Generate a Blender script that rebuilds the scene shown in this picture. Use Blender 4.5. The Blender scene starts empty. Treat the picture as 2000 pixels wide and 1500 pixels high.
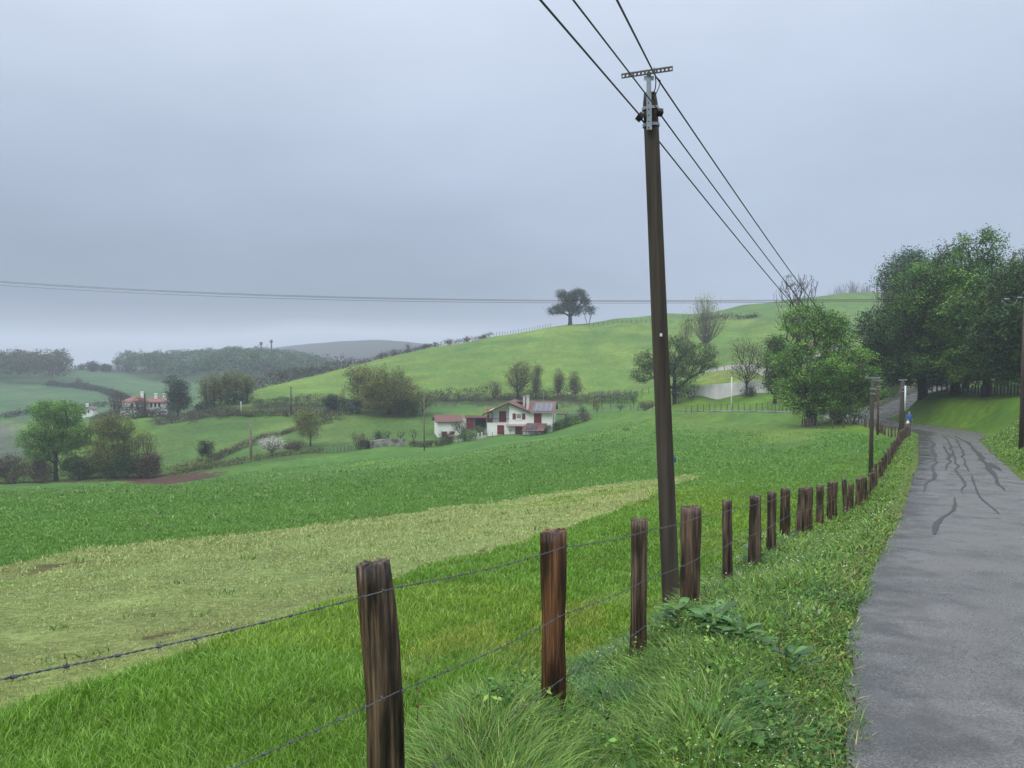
import bpy, math, random
import numpy as np
from mathutils import Vector, Matrix

# ---------------------------------------------------------------- camera, world, light, exposure
SC = bpy.context.scene
COL = SC.collection
F = 1504.0                 # focal length in photo pixels (2000 wide)
PITCH = math.atan((750 - 685) / F)
cam_d = bpy.data.cameras.new('camera'); cam = bpy.data.objects.new('camera', cam_d); COL.objects.link(cam)
cam_d.sensor_width = 36.0; cam_d.lens = 36.0 * F / 2000.0
cam_d.clip_start = 0.05; cam_d.clip_end = 20000
cam.location = (0, 0, 0); cam.rotation_euler = (math.radians(90) - PITCH, 0, 0)
SC.camera = cam

SUN_EL, SUN_AZ = math.radians(48), math.radians(-142)
W = bpy.data.worlds.new('World'); SC.world = W; W.use_nodes = True
nt = W.node_tree; N = nt.nodes; L = nt.links; N.clear()
w_out = N.new('ShaderNodeOutputWorld'); w_bg = N.new('ShaderNodeBackground'); w_bg2 = N.new('ShaderNodeBackground')
w_mix = N.new('ShaderNodeMixShader')
sky = N.new('ShaderNodeTexSky'); sky.sky_type = 'NISHITA'; sky.sun_disc = False
sky.sun_elevation = SUN_EL; sky.sun_rotation = SUN_AZ; sky.dust_density = 3.0
w_bg.inputs['Strength'].default_value = 0.1
L.new(sky.outputs[0], w_bg.inputs['Color'])
# cloud deck: colour by elevation, broken by soft noise
tc = N.new('ShaderNodeTexCoord'); sep = N.new('ShaderNodeSeparateXYZ'); L.new(tc.outputs['Generated'], sep.inputs[0])
mp = N.new('ShaderNodeMapping'); mp.inputs['Scale'].default_value = (1.4, 1.4, 4.2); L.new(tc.outputs['Generated'], mp.inputs[0])
nz = N.new('ShaderNodeTexNoise'); nz.inputs['Scale'].default_value = 1.6; nz.inputs['Detail'].default_value = 5; nz.inputs['Roughness'].default_value = 0.5
L.new(mp.outputs[0], nz.inputs['Vector'])
def wmath(op, a, b=None, c=None):
    n = N.new('ShaderNodeMath'); n.operation = op
    for i, v in enumerate((a, b, c)):
        if v is None: continue
        if isinstance(v, (int, float)): n.inputs[i].default_value = v
        else: L.new(v, n.inputs[i])
    return n.outputs[0]
n0 = wmath('SUBTRACT', nz.outputs['Fac'], 0.5)
damp = wmath('MULTIPLY', n0, 0.06)
zz = wmath('ADD', sep.outputs['Z'], damp)
# left side of the view: the cloud base ends a little above the hills and pale light shows below
ramp = N.new('ShaderNodeValToRGB'); L.new(zz, ramp.inputs[0])
def lin(c, k=(1,1,1)):
    c = tuple(a*b for a, b in zip(c, k))
    return _lin(c)
def _lin(c):
    return tuple(((v/255.0)/12.92 if v/255.0 <= 0.04045 else ((v/255.0+0.055)/1.055)**2.4) for v in c) + (1,)
cr = ramp.color_ramp
SKYR = [(0.0, (215,229,248)), (0.016, (226,240,260)), (0.034, (160,175,196)), (0.06, (141,155,177)), (0.13, (157,170,191)),
        (0.22, (178,191,212)), (0.32, (200,211,230)), (0.42, (216,225,242)), (0.56, (255,255,255)), (0.8, (330,335,345)), (1.0, (360,362,370))]
while len(cr.elements) < len(SKYR): cr.elements.new(0.5)
for e, (p, c) in zip(cr.elements, SKYR): e.position = p; e.color = lin(c, (.988,.996,.998))
# right side: an even paler grey without the dark base
ramp2 = N.new('ShaderNodeValToRGB'); L.new(zz, ramp2.inputs[0]); cr = ramp2.color_ramp
SKYR2 = [(0.0, (186,200,222)), (0.08, (178,192,214)), (0.2, (182,195,216)), (0.3, (194,206,226)), (0.42, (210,220,239)), (0.56, (255,255,255)), (0.8, (330,335,345)), (1.0, (360,362,370))]
while len(cr.elements) < len(SKYR2): cr.elements.new(0.5)
for e, (p, c) in zip(cr.elements, SKYR2): e.position = p; e.color = lin(c, (.988,.996,.998))
side = wmath('MULTIPLY_ADD', n0, 0.35, sep.outputs['X'])
mr = N.new('ShaderNodeMapRange'); mr.interpolation_type = 'SMOOTHSTEP'
mr.inputs['From Min'].default_value = -0.25; mr.inputs['From Max'].default_value = 0.3
L.new(side, mr.inputs['Value'])
mx = N.new('ShaderNodeMixRGB'); L.new(mr.outputs[0], mx.inputs[0]); L.new(ramp.outputs[0], mx.inputs[1]); L.new(ramp2.outputs[0], mx.inputs[2])
hs = N.new('ShaderNodeMixRGB'); hs.blend_type = 'MULTIPLY'; hs.inputs[0].default_value = 1
nz2 = N.new('ShaderNodeTexNoise'); nz2.inputs['Scale'].default_value = 3.4; nz2.inputs['Detail'].default_value = 7; nz2.inputs['Roughness'].default_value = .55
L.new(mp.outputs[0], nz2.inputs['Vector'])
var = wmath('MULTIPLY_ADD', wmath('SUBTRACT', nz2.outputs['Fac'], 0.5), 0.10, wmath('MULTIPLY_ADD', n0, 0.24, 1.0))
cmb = N.new('ShaderNodeCombineXYZ')
for i in range(3): L.new(var, cmb.inputs[i])
L.new(mx.outputs[0], hs.inputs[1]); L.new(cmb.outputs[0], hs.inputs[2])
L.new(hs.outputs[0], w_bg2.inputs['Color']); w_bg2.inputs['Strength'].default_value = 1.0
w_mix.inputs[0].default_value = 0.93
L.new(w_bg.outputs[0], w_mix.inputs[1]); L.new(w_bg2.outputs[0], w_mix.inputs[2]); L.new(w_mix.outputs[0], w_out.inputs['Surface'])

sun_d = bpy.data.lights.new('sun', 'SUN'); sun = bpy.data.objects.new('sun', sun_d); COL.objects.link(sun)
sun_d.energy = 1.25; sun_d.angle = math.radians(25); sun_d.color = (1.0, 0.97, 0.92)
sd = Vector((math.sin(SUN_AZ)*math.cos(SUN_EL), math.cos(SUN_AZ)*math.cos(SUN_EL), math.sin(SUN_EL)))
sun.rotation_euler = sd.to_track_quat('Z', 'Y').to_euler()

vs = SC.view_settings; vs.view_transform = 'Standard'; vs.look = 'None'; vs.exposure = 0.14; vs.gamma = 1; vs.use_curve_mapping = False
SC.render.engine = 'CYCLES'
SC.cycles.use_denoising = True
SC.cycles.max_bounces = 5; SC.cycles.diffuse_bounces = 3; SC.cycles.glossy_bounces = 2; SC.cycles.transmission_bounces = 3
SC.cycles.volume_bounces = 0; SC.cycles.transparent_max_bounces = 8
SC.cycles.caustics_reflective = False; SC.cycles.caustics_refractive = False
SC.render.use_persistent_data = False

# ---------------------------------------------------------------- helpers
rng = np.random.default_rng(7); random.seed(7)
def tag(o, label=None, cat=None, group=None, kind=None):
    if label: o['label'] = label
    if cat: o['category'] = cat
    if group: o['group'] = group
    if kind: o['kind'] = kind
    return o
def empty(name, loc, rz=0.0, sc=1.0, label=None, cat=None, group=None):
    o = bpy.data.objects.new(name, None); COL.objects.link(o); o.empty_display_size = 0.3
    o.location = loc; o.rotation_euler = (0, 0, rz); o.scale = (sc, sc, sc)
    return tag(o, label, cat, group)
def mesh_np(name, V, faces, mats, parent=None, smooth=False, cols=None, mi=None, hide=False):
    """faces: list of int arrays (n,k); one MESH object"""
    V = np.asarray(V, dtype=np.float32)
    me = bpy.data.meshes.new(name)
    me.vertices.add(len(V)); me.vertices.foreach_set('co', V.ravel())
    faces = [np.asarray(f, dtype=np.int32) for f in faces if len(f)]
    loops = np.concatenate([f.ravel() for f in faces]); cnt = np.concatenate([np.full(len(f), f.shape[1], np.int32) for f in faces])
    st = np.concatenate([[0], np.cumsum(cnt)[:-1]]).astype(np.int32)
    me.loops.add(len(loops)); me.loops.foreach_set('vertex_index', loops)
    me.polygons.add(len(cnt)); me.polygons.foreach_set('loop_start', st)
    try: me.polygons.foreach_set('loop_total', cnt)
    except Exception: pass
    if not isinstance(mats, (list, tuple)): mats = [mats]
    for m in mats: me.materials.append(m)
    if mi is not None: me.polygons.foreach_set('material_index', np.asarray(mi, np.int32))
    if smooth: me.polygons.foreach_set('use_smooth', np.ones(len(cnt), bool))
    if cols is not None:
        a = me.color_attributes.new('Col', 'FLOAT_COLOR', 'POINT')
        c = np.ones((len(V), 4), np.float32); c[:, :3] = cols
        a.data.foreach_set('color', c.ravel())
    me.update(calc_edges=True)
    o = bpy.data.objects.new(name, me); COL.objects.link(o)
    if parent is not None: o.parent = parent
    return o

class MB:
    """collects boxes, tubes, prisms; build() links them as ONE mesh"""
    def __init__(s): s.v = []; s.f = []
    def add(s, vs_, fs_):
        b = len(s.v); s.v += [tuple(v) for v in vs_]; s.f += [tuple(i + b for i in f) for f in fs_]; return s
    def box(s, x0, x1, y0, y1, z0, z1):
        return s.add([(x0,y0,z0),(x1,y0,z0),(x1,y1,z0),(x0,y1,z0),(x0,y0,z1),(x1,y0,z1),(x1,y1,z1),(x0,y1,z1)],
                     [(0,3,2,1),(4,5,6,7),(0,1,5,4),(1,2,6,5),(2,3,7,6),(3,0,4,7)])
    def hexa(s, lo, hi):    # two quads of 4 points (bottom, top)
        return s.add(list(lo) + list(hi), [(0,3,2,1),(4,5,6,7),(0,1,5,4),(1,2,6,5),(2,3,7,6),(3,0,4,7)])
    def slab(s, quad, t):   # quad (4 pts ccw seen from outside) thickened inward
        q = [Vector(p) for p in quad]; n = (q[1]-q[0]).cross(q[3]-q[0]).normalized()
        return s.hexa([p - n*t for p in q], q)
    def prism(s, poly, y0, y1):   # polygon in xz extruded along y
        n = len(poly); a = [(x, y0, z) for x, z in poly]; b = [(x, y1, z) for x, z in poly]
        fs_ = [tuple(range(n)), tuple(range(2*n-1, n-1, -1))] + [(i, n+i, n+(i+1)%n, (i+1)%n) for i in range(n)]
        return s.add(a + b, fs_)
    def prismx(s, poly, x0, x1):  # polygon in yz extruded along x
        n = len(poly); a = [(x0, y, z) for y, z in poly]; b = [(x1, y, z) for y, z in poly]
        fs_ = [tuple(range(n-1, -1, -1)), tuple(range(n, 2*n))] + [((i+1)%n, n+(i+1)%n, n+i, i) for i in range(n)]
        return s.add(a + b, fs_)
    def tube(s, pts, rad, n=8, cap=True):
        pts = [Vector(p) for p in pts]; m = len(pts)
        if not isinstance(rad, (list, tuple)): rad = [rad]*m
        rings = []; up = None
        for i, p in enumerate(pts):
            t = (pts[min(i+1, m-1)] - pts[max(i-1, 0)]).normalized()
            if up is None:
                up = Vector((0,0,1)) if abs(t.z) < .9 else Vector((1,0,0))
            a = t.cross(up).normalized(); b = t.cross(a).normalized(); up = -b if False else up
            rings.append([p + (a*math.cos(2*math.pi*k/n) + b*math.sin(2*math.pi*k/n))*rad[i] for k in range(n)])
        vs_ = [v for r in rings for v in r]; fs_ = []
        for i in range(m-1):
            for k in range(n):
                fs_.append((i*n+k, i*n+(k+1)%n, (i+1)*n+(k+1)%n, (i+1)*n+k))
        if cap: fs_ += [tuple(range(n-1, -1, -1)), tuple(range((m-1)*n, m*n))]
        return s.add(vs_, fs_)
    def ball(s, c, r, nu=10, nv=6, sq=(1,1,1)):
        vs_ = [(c[0], c[1], c[2]-r*sq[2])]
        for j in range(1, nv):
            a = -math.pi/2 + math.pi*j/nv
            for i in range(nu):
                b = 2*math.pi*i/nu; vs_.append((c[0]+r*sq[0]*math.cos(a)*math.cos(b), c[1]+r*sq[1]*math.cos(a)*math.sin(b), c[2]+r*sq[2]*math.sin(a)))
        vs_.append((c[0], c[1], c[2]+r*sq[2])); T = len(vs_)-1; fs_ = []
        for i in range(nu):
            fs_.append((0, 1+(i+1)%nu, 1+i)); fs_.append((T, T-nu+i, T-nu+(i+1)%nu))
            for j in range(nv-2):
                a0 = 1+j*nu; fs_.append((a0+i, a0+(i+1)%nu, a0+nu+(i+1)%nu, a0+nu+i))
        return s.add(vs_, fs_)
    def build(s, name, mat_, parent=None, smooth=False, bevel=0):
        me = bpy.data.meshes.new(name); me.from_pydata([tuple(v) for v in s.v], [], s.f); me.update()
        me.materials.append(mat_)
        if smooth: me.polygons.foreach_set('use_smooth', [True]*len(me.polygons))
        o = bpy.data.objects.new(name, me); COL.objects.link(o)
        if parent is not None: o.parent = parent
        if bevel:
            b = o.modifiers.new('bevel', 'BEVEL'); b.width = bevel; b.segments = 2; b.limit_method = 'ANGLE'
        return o

def material(name, col, rough=0.7, col2=None, scale=4.0, detail=5, bump=0.0, bscale=None, stretch=(1,1,1), coord='Object', spec=0.4, metal=0.0, vcol=False, lo=.35, hi=.65, transl=0.0):
    m = bpy.data.materials.new(name); m.use_nodes = True
    t = m.node_tree; n = t.nodes; l = t.links; b = n['Principled BSDF']
    b.inputs['Roughness'].default_value = rough; b.inputs['Metallic'].default_value = metal
    b.inputs['Specular IOR Level'].default_value = spec
    b.inputs['Base Color'].default_value = tuple(col) + (1,)
    tcn = n.new('ShaderNodeTexCoord'); mpn = n.new('ShaderNodeMapping'); mpn.inputs['Scale'].default_value = stretch
    l.new(tcn.outputs[coord], mpn.inputs[0])
    src = None
    if col2 is not None:
        z = n.new('ShaderNodeTexNoise'); z.inputs['Scale'].default_value = scale; z.inputs['Detail'].default_value = detail
        l.new(mpn.outputs[0], z.inputs['Vector'])
        r = n.new('ShaderNodeMapRange'); r.inputs['From Min'].default_value = lo; r.inputs['From Max'].default_value = hi; l.new(z.outputs['Fac'], r.inputs['Value'])
        x = n.new('ShaderNodeMixRGB'); l.new(r.outputs[0], x.inputs[0]); x.inputs[1].default_value = tuple(col)+(1,); x.inputs[2].default_value = tuple(col2)+(1,)
        src = x.outputs[0]
    if vcol:
        v = n.new('ShaderNodeVertexColor'); v.layer_name = 'Col'
        if src is None: src = v.outputs[0]
        else:
            x = n.new('ShaderNodeMixRGB'); x.blend_type = 'MULTIPLY'; x.inputs[0].default_value = 1; l.new(src, x.inputs[1]); l.new(v.outputs[0], x.inputs[2]); src = x.outputs[0]
    if src is not None: l.new(src, b.inputs['Base Color'])
    if bump:
        z2 = n.new('ShaderNodeTexNoise'); z2.inputs['Scale'].default_value = bscale or scale*3; z2.inputs['Detail'].default_value = 6
        l.new(mpn.outputs[0], z2.inputs['Vector'])
        bp = n.new('ShaderNodeBump'); bp.inputs['Strength'].default_value = 1.0; bp.inputs['Distance'].default_value = bump
        l.new(z2.outputs['Fac'], bp.inputs['Height']); l.new(bp.outputs[0], b.inputs['Normal'])
    if transl:
        tb = n.new('ShaderNodeBsdfTranslucent'); ms = n.new('ShaderNodeMixShader'); ms.inputs[0].default_value = transl
        if src is not None: l.new(src, tb.inputs['Color'])
        else: tb.inputs['Color'].default_value = tuple(col)+(1,)
        l.new(b.outputs[0], ms.inputs[1]); l.new(tb.outputs[0], ms.inputs[2]); l.new(ms.outputs[0], n['Material Output'].inputs['Surface'])
    return m

# ---------------------------------------------------------------- the lie of the land
cp, sp_ = math.cos(PITCH), math.sin(PITCH)
def tanel(px, py):
    """(x per metre of depth, z per metre of depth) of the sight line through a photo pixel"""
    a = (px - 1000) / F; b = -(py - 750) / F
    dy = cp + b*sp_; dz = b*cp - sp_
    return a/dy, dz/dy
def W3(px, py, d):
    a, e = tanel(px, py); return (a*d, d, e*d)
CTRL = []   # x, y, z
def C(*rows):
    for px, py, d in rows: CTRL.append(W3(px, py, d))
def CZ(*rows):
    for x, y, z in rows: CTRL.append((x, y, z))
# field seen left of the fence
C((0,1400,5.0),(0,1250,7.4),(0,1115,12.5),(0,1050,18.5),(0,1000,31),(0,965,68),(0,948,120),
  (250,1300,6.2),(250,1060,17),(250,980,38),(250,948,95),
  (500,1400,4.6),(500,1230,7.6),(500,1040,18),(500,1000,27),(500,950,60),(490,914,122),
  (750,1300,5.8),(750,1010,21),(750,940,55),(750,872,135),
  (1000,1200,7.6),(1000,1070,13.2),(1000,975,28),(1000,900,70),(1000,852,140),
  (1200,1050,14.2),(1200,945,33),(1200,870,82),(1200,815,142),
  (1380,1050,13.2),(1380,925,34),(1380,870,72),(1380,812,128),
  (1600,950,24.5),(1600,880,55),(1600,838,90),(1700,870,52),(1690,845,72))
# fence line
FENCE = [(742,1742,2.7),(1078,1412,4.3),(1248,1288,5.9),(1350,1190,7.1),(1423,1137,8.9),(1475,1106,10.2),(1507,1076,12),(1534,1052,14.2),
         (1580,1030,17.2),(1630,1006,20.5),(1660,990,24),(1690,970,29),(1720,942,36.5),(1750,906,47),(1775,872,60)]
CZ(*[(lambda p: (p[0], p[1], p[2]-.13))(W3(*f)) for f in FENCE])
CZ((lambda p: (p[0], p[1], p[2]-.08))(W3(1312,1178,8.7)))
# roads: centre x, depth, z, half width
ROAD = [(-0.6,-4.6,-1.2,1.45),(1.2,-0.65,-1.6,1.45),(2.97,3.05,-1.98,1.45),(5.0,7.3,-2.45,1.45),(9.5,15.3,-3.3,1.45),(14.1,23.6,-4.0,1.5),(18.9,32.2,-4.7,1.55),
        (27.8,48.5,-5.95,1.8),(33,58,-6.6,2.0),(38.3,67,-7.3,2.5),(42.3,76,-7.95,3.2),(44.3,86,-8.45,3.6),(45.3,95,-8.85,3.6),(46.0,103,-9.1,3.4)]
ROAD2 = [(46.0,103,-9.1,3.4),(51,107.5,-8.7,3.0),(59,114,-7.0,2.6),(68,121,-5.4,2.3),(78,127,-4.7,2.2),(92,134,-4.2,2.0)]
ROAD3 = [(46.0,103,-9.1,3.4),(44,111,-9.0,2.2),(37,119,-9.3,1.8),(26,132,-10.3,1.6),(22,148,-11.7,1.6),(18,163,-13.2,1.6),(8,171,-14.0,1.6),(-8,170,-15.0,1.6)]
def densify(R, step=1.2):
    R = np.array(R, float); seg = np.hypot(*np.diff(R[:, :2], axis=0).T); s = np.concatenate([[0], np.cumsum(seg)])
    # catmull-rom through the points
    out = []
    for i in range(len(R)-1):
        p0 = R[max(i-1,0)]; p1 = R[i]; p2 = R[i+1]; p3 = R[min(i+2, len(R)-1)]
        k = max(2, int(seg[i]/step))
        for j in range(k):
            t = j/k; out.append(0.5*((2*p1)+(-p0+p2)*t+(2*p0-5*p1+4*p2-p3)*t*t+(-p0+3*p1-3*p2+p3)*t**3))
    out.append(R[-1]); return np.array(out)
RD = [densify(ROAD, .5), densify(ROAD2), densify(ROAD3)]
for R in (ROAD, ROAD2, ROAD3):
    for x, y, z, w in R:
        if y > -2: CTRL.append((x, y, z))
# bank right of the road
C((2000,940,22.5),(1950,880,42),(1997,845,36),(1920,810,66),(1860,803,84),(1805,771,99),(1850,768,97),(1920,775,88),(1990,778,76),(1850,757,110),(1990,758,98),
  (1900,750,120),(1780,748,133),(1990,748,130),(2300,1000,16),(2300,860,34),(2300,790,60),(2300,760,110),(2300,720,250),
  (1740,800,99),(1730,790,101))
# around the houses, the lane and the foot of the hill
C((950,852,148),(1040,845,152),(1090,830,156),(900,860,146),(840,870,143),(1090,815,166),(1000,812,172),(860,812,172),(700,880,133),(640,888,130),
  (1250,808,160),(1330,786,146),(1450,808,118),(1550,828,103),(1400,778,147),(1500,770,139),(1450,784,136),(1540,778,130),(1390,786,140),(1600,790,118),(1350,754,156),(1500,741,157),(1420,735,158),
  (1600,745,150),(1700,745,145),(1500,722,175),(1650,715,185),(1750,740,165),(1900,735,180),
  (500,806,184),(400,812,184),(700,806,178),(600,808,180),(840,790,186),(1000,784,190),(1130,796,182),(1240,788,176),
  (500,786,196),(700,780,200),(840,775,200),(1000,770,202),(1100,768,202),(1240,766,196),(1320,752,186),(1400,725,190))
# hill face and ridge
C((600,752,228),(700,745,236),(840,730,236),(840,690,275),(1000,700,250),(1150,700,245),(1150,660,280),(1300,690,240),(1300,640,288),(1450,680,230),(1450,627,296),
  (1600,660,250),(1700,640,280))
RIDGE = [(400,792,208),(500,760,236),(590,738,256),(680,716,272),(760,696,284),(840,679,293),(960,657,303),(1060,641,309),(1113,633,313),(1200,622,319),(1300,612,325),(1450,597,338),
         (1560,584,350),(1660,573,365),(1800,566,380),(2000,560,395),(2300,555,420)]
C(*RIDGE)
for px, py, d in RIDGE[3:]:
    x, y, z = W3(px, py, d); k = (d+70)/d; CTRL.append((x*k, y*k, z-10)); k = (d+190)/d; CTRL.append((x*k, y*k, z-38))
# the valley on the left and the far side
C((100,938,132),(0,940,134),(300,925,136),(200,930,134),(400,905,138),(330,870,158),(300,826,182),(480,870,150),(600,850,152),(700,835,160),
  (0,900,190),(0,832,290),(100,870,200),(172,818,255),(250,812,222),(310,810,214),(350,812,206),
  (0,818,300),(0,750,450),(130,752,450),(60,780,370),(250,792,330),(200,760,420),(320,775,340),(130,726,560),(240,731,560),(300,745,520),(420,770,330),(380,765,400),
  (0,720,620),(330,722,640),(430,716,660),(520,716,680),(600,728,640),(650,750,560),(560,770,420),(0,735,900),(300,735,900),(600,745,900),(800,745,900),(450,745,1100),(150,740,1100),(0,730,1300),
  (-300,940,130),(-300,1115,13),(-300,1300,5),(-300,820,290),(-300,740,450),(-300,720,900))
C((0,716,1500),(150,722,1500),(300,712,1500),(420,700,1500),(560,682,1500),(640,672,1500),(740,664,1500),(850,674,1500),(960,690,1500),(1100,705,1500),(1300,690,1500),(1600,690,1500),(2000,690,1500),(-300,700,1500),(2300,690,1500))
for px in (-300, 300, 900, 1500, 2100): C((px, 716, 1950))
# right under the viewer
CZ((0,0,-1.62),(0,1,-1.66),(-1.5,1,-1.75),(-2.5,3,-2.05),(1,1,-1.7),(0.9,3.3,-2.0),(-1.2,1.3,-1.85),(1.9,5.9,-2.32),(3.2,8.6,-2.7),(-3,0,-1.8),(5.5,3.5,-1.9),(8,9,-2.3),(5,-1,-1.3))
CT = np.array(CTRL)
def warp(x, y):
    r = np.hypot(x, y); th = np.arctan2(x, y)
    return np.clip(th, -0.95, 0.95)*3.2, np.log(r + 3.0)
def _k(a0, b0, a1, b1):
    d2 = (a0-a1)**2 + (b0-b1)**2
    return 0.5*d2*np.log(d2 + 1e-12)
_ca, _cb = warp(CT[:,0], CT[:,1])
_n = len(CT)
A = np.zeros((_n+3, _n+3)); A[:_n,:_n] = _k(_ca[:,None], _cb[:,None], _ca[None], _cb[None]) 
_rr = np.hypot(CT[:,0], CT[:,1])
# solve for depression (z per metre) so that far points are as well conditioned as near ones
_q = CT[:,2]/(_rr+1.0)
A[:_n,:_n] += np.eye(_n)*2e-4
A[:_n,_n] = 1; A[:_n,_n+1] = _ca; A[:_n,_n+2] = _cb; A[_n:,:_n] = A[:_n,_n:].T
_w = np.linalg.solve(A, np.concatenate([_q, [0,0,0]]))
def base_h(x, y):
    x = np.atleast_1d(np.asarray(x, float)).ravel(); y = np.atleast_1d(np.asarray(y, float)).ravel()
    out = np.empty(len(x))
    for s in range(0, len(x), 20000):
        a, b = warp(x[s:s+20000], y[s:s+20000])
        out[s:s+20000] = _k(a[:,None], b[:,None], _ca[None], _cb[None]) @ _w[:_n] + _w[_n] + _w[_n+1]*a + _w[_n+2]*b
    r = np.hypot(x, y); z = out*(r+1.0)
    th = np.abs(np.arctan2(x, y)); t = np.clip((th-0.95)/1.1, 0, 1); t = t*t*(3-2*t)
    zb = -1.6 + 0.03*np.minimum(r, 300)
    near = np.clip((r-0.5)/1.2, 0, 1)
    return (z*(1-t) + zb*t)*near + (1-near)*(-1.65)
_rd = np.concatenate([np.c_[R, np.full(len(R), i)] for i, R in enumerate(RD)])
def _tan(R):
    t = np.gradient(R[:, :2], axis=0); t /= np.linalg.norm(t, axis=1)[:, None]; sl = np.gradient(R[:, 2])/np.maximum(np.hypot(*np.gradient(R[:, :2], axis=0).T), 1e-6); return np.c_[t, sl]
_rt = np.concatenate([_tan(R) for R in RD])
def _near(x, y):
    d = np.hypot(x[:, None]-_rd[None, :, 0], y[:, None]-_rd[None, :, 1]) - _rd[None, :, 3]; k = d.argmin(1)
    dx, dy = x-_rd[k, 0], y-_rd[k, 1]; al = dx*_rt[k, 0] + dy*_rt[k, 1]; ac = np.abs(dx*_rt[k, 1] - dy*_rt[k, 0])
    D = np.where(np.abs(al) < .8, ac, np.hypot(dx, dy)) - _rd[k, 3]; return D, _rd[k, 2] + _rt[k, 2]*np.clip(al, -.8, .8), ac/_rd[k, 3]
def road_dist(x, y):
    """signed distance outside the road edge and the road height there"""
    x = np.asarray(x, float); y = np.asarray(y, float); D = np.full(len(x), 1e9); Z = np.zeros(len(x))
    idx = np.where((x > -12) & (x < 110) & (y > -8) & (y < 190))[0]
    for s in range(0, len(idx), 20000):
        j = idx[s:s+20000]
        D[j], Z[j], _ = _near(x[j], y[j])
    return D, Z
def vnoise(x, y, s, seed=0):
    """smooth value noise"""
    x = np.asarray(x)/s + seed*17.3; y = np.asarray(y)/s + seed*9.1
    xi = np.floor(x); yi = np.floor(y); fx = x-xi; fy = y-yi; fx = fx*fx*(3-2*fx); fy = fy*fy*(3-2*fy)
    def h(i, j):
        v = np.sin(i*127.1 + j*311.7 + seed*74.7)*43758.5453; return v - np.floor(v)
    return (h(xi,yi)*(1-fx)+h(xi+1,yi)*fx)*(1-fy) + (h(xi,yi+1)*(1-fx)+h(xi+1,yi+1)*fx)*fy - 0.5
def G(x, y):
    """ground height"""
    x = np.atleast_1d(np.asarray(x, float)).ravel(); y = np.atleast_1d(np.asarray(y, float)).ravel()
    z = base_h(x, y); r = np.hypot(x, y)
    z = z + vnoise(x, y, 1.7, 3)*0.06*np.clip(r/6, .3, 1) + vnoise(x, y, 11, 5)*0.25*np.clip(r/60, 0, 1) + vnoise(x, y, 45, 6)*0.8*np.clip((r-60)/120, 0, 1)
    D, Z = road_dist(x, y)
    blend = np.clip((D-.14)/np.clip(r*0.05, 0.8, 4.0), 0, 1); blend = blend*blend*(3-2*blend)
    z = (Z - .065 + .05*np.clip((D-.1)/.25, 0, 1))*(1-blend) + z*blend
    return z
def g1(x, y): return float(G(x, y)[0])
def hit(px, py, d0=3.0, d1=2000.0, n=700):
    """where the sight line through a photo pixel meets the ground"""
    a, e = tanel(px, py); d = np.geomspace(d0, d1, n); z = G(a*d, d); below = e*d <= z
    k = int(np.argmax(below)) if below.any() else n-1
    if k > 0:
        lo, hi_ = d[k-1], d[k]
        for _ in range(12):
            m = .5*(lo+hi_)
            if e*m <= g1(a*m, m): hi_ = m
            else: lo = m
        dd = hi_
    else: dd = d[0]
    return (a*dd, dd, g1(a*dd, dd))
def on(px, d):
    """ground point at depth d in the direction of photo column px"""
    a, _ = tanel(px, 750); return (a*d, d, g1(a*d, d))
def proj(x, y, z):
    x, y, z = np.asarray(x), np.asarray(y), np.asarray(z)
    f_ = y*cp - z*sp_; u = y*sp_ + z*cp
    return 1000 + F*x/f_, 750 - F*u/f_
def inpoly(px, py, poly):
    c = np.zeros(len(px), bool); n = len(poly); j = n-1
    for i in range(n):
        xi, yi = poly[i]; xj, yj = poly[j]
        k = ((yi > py) != (yj > py)) & (px < (xj-xi)*(py-yi)/(yj-yi+1e-9)+xi); c ^= k; j = i
    return c
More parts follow.
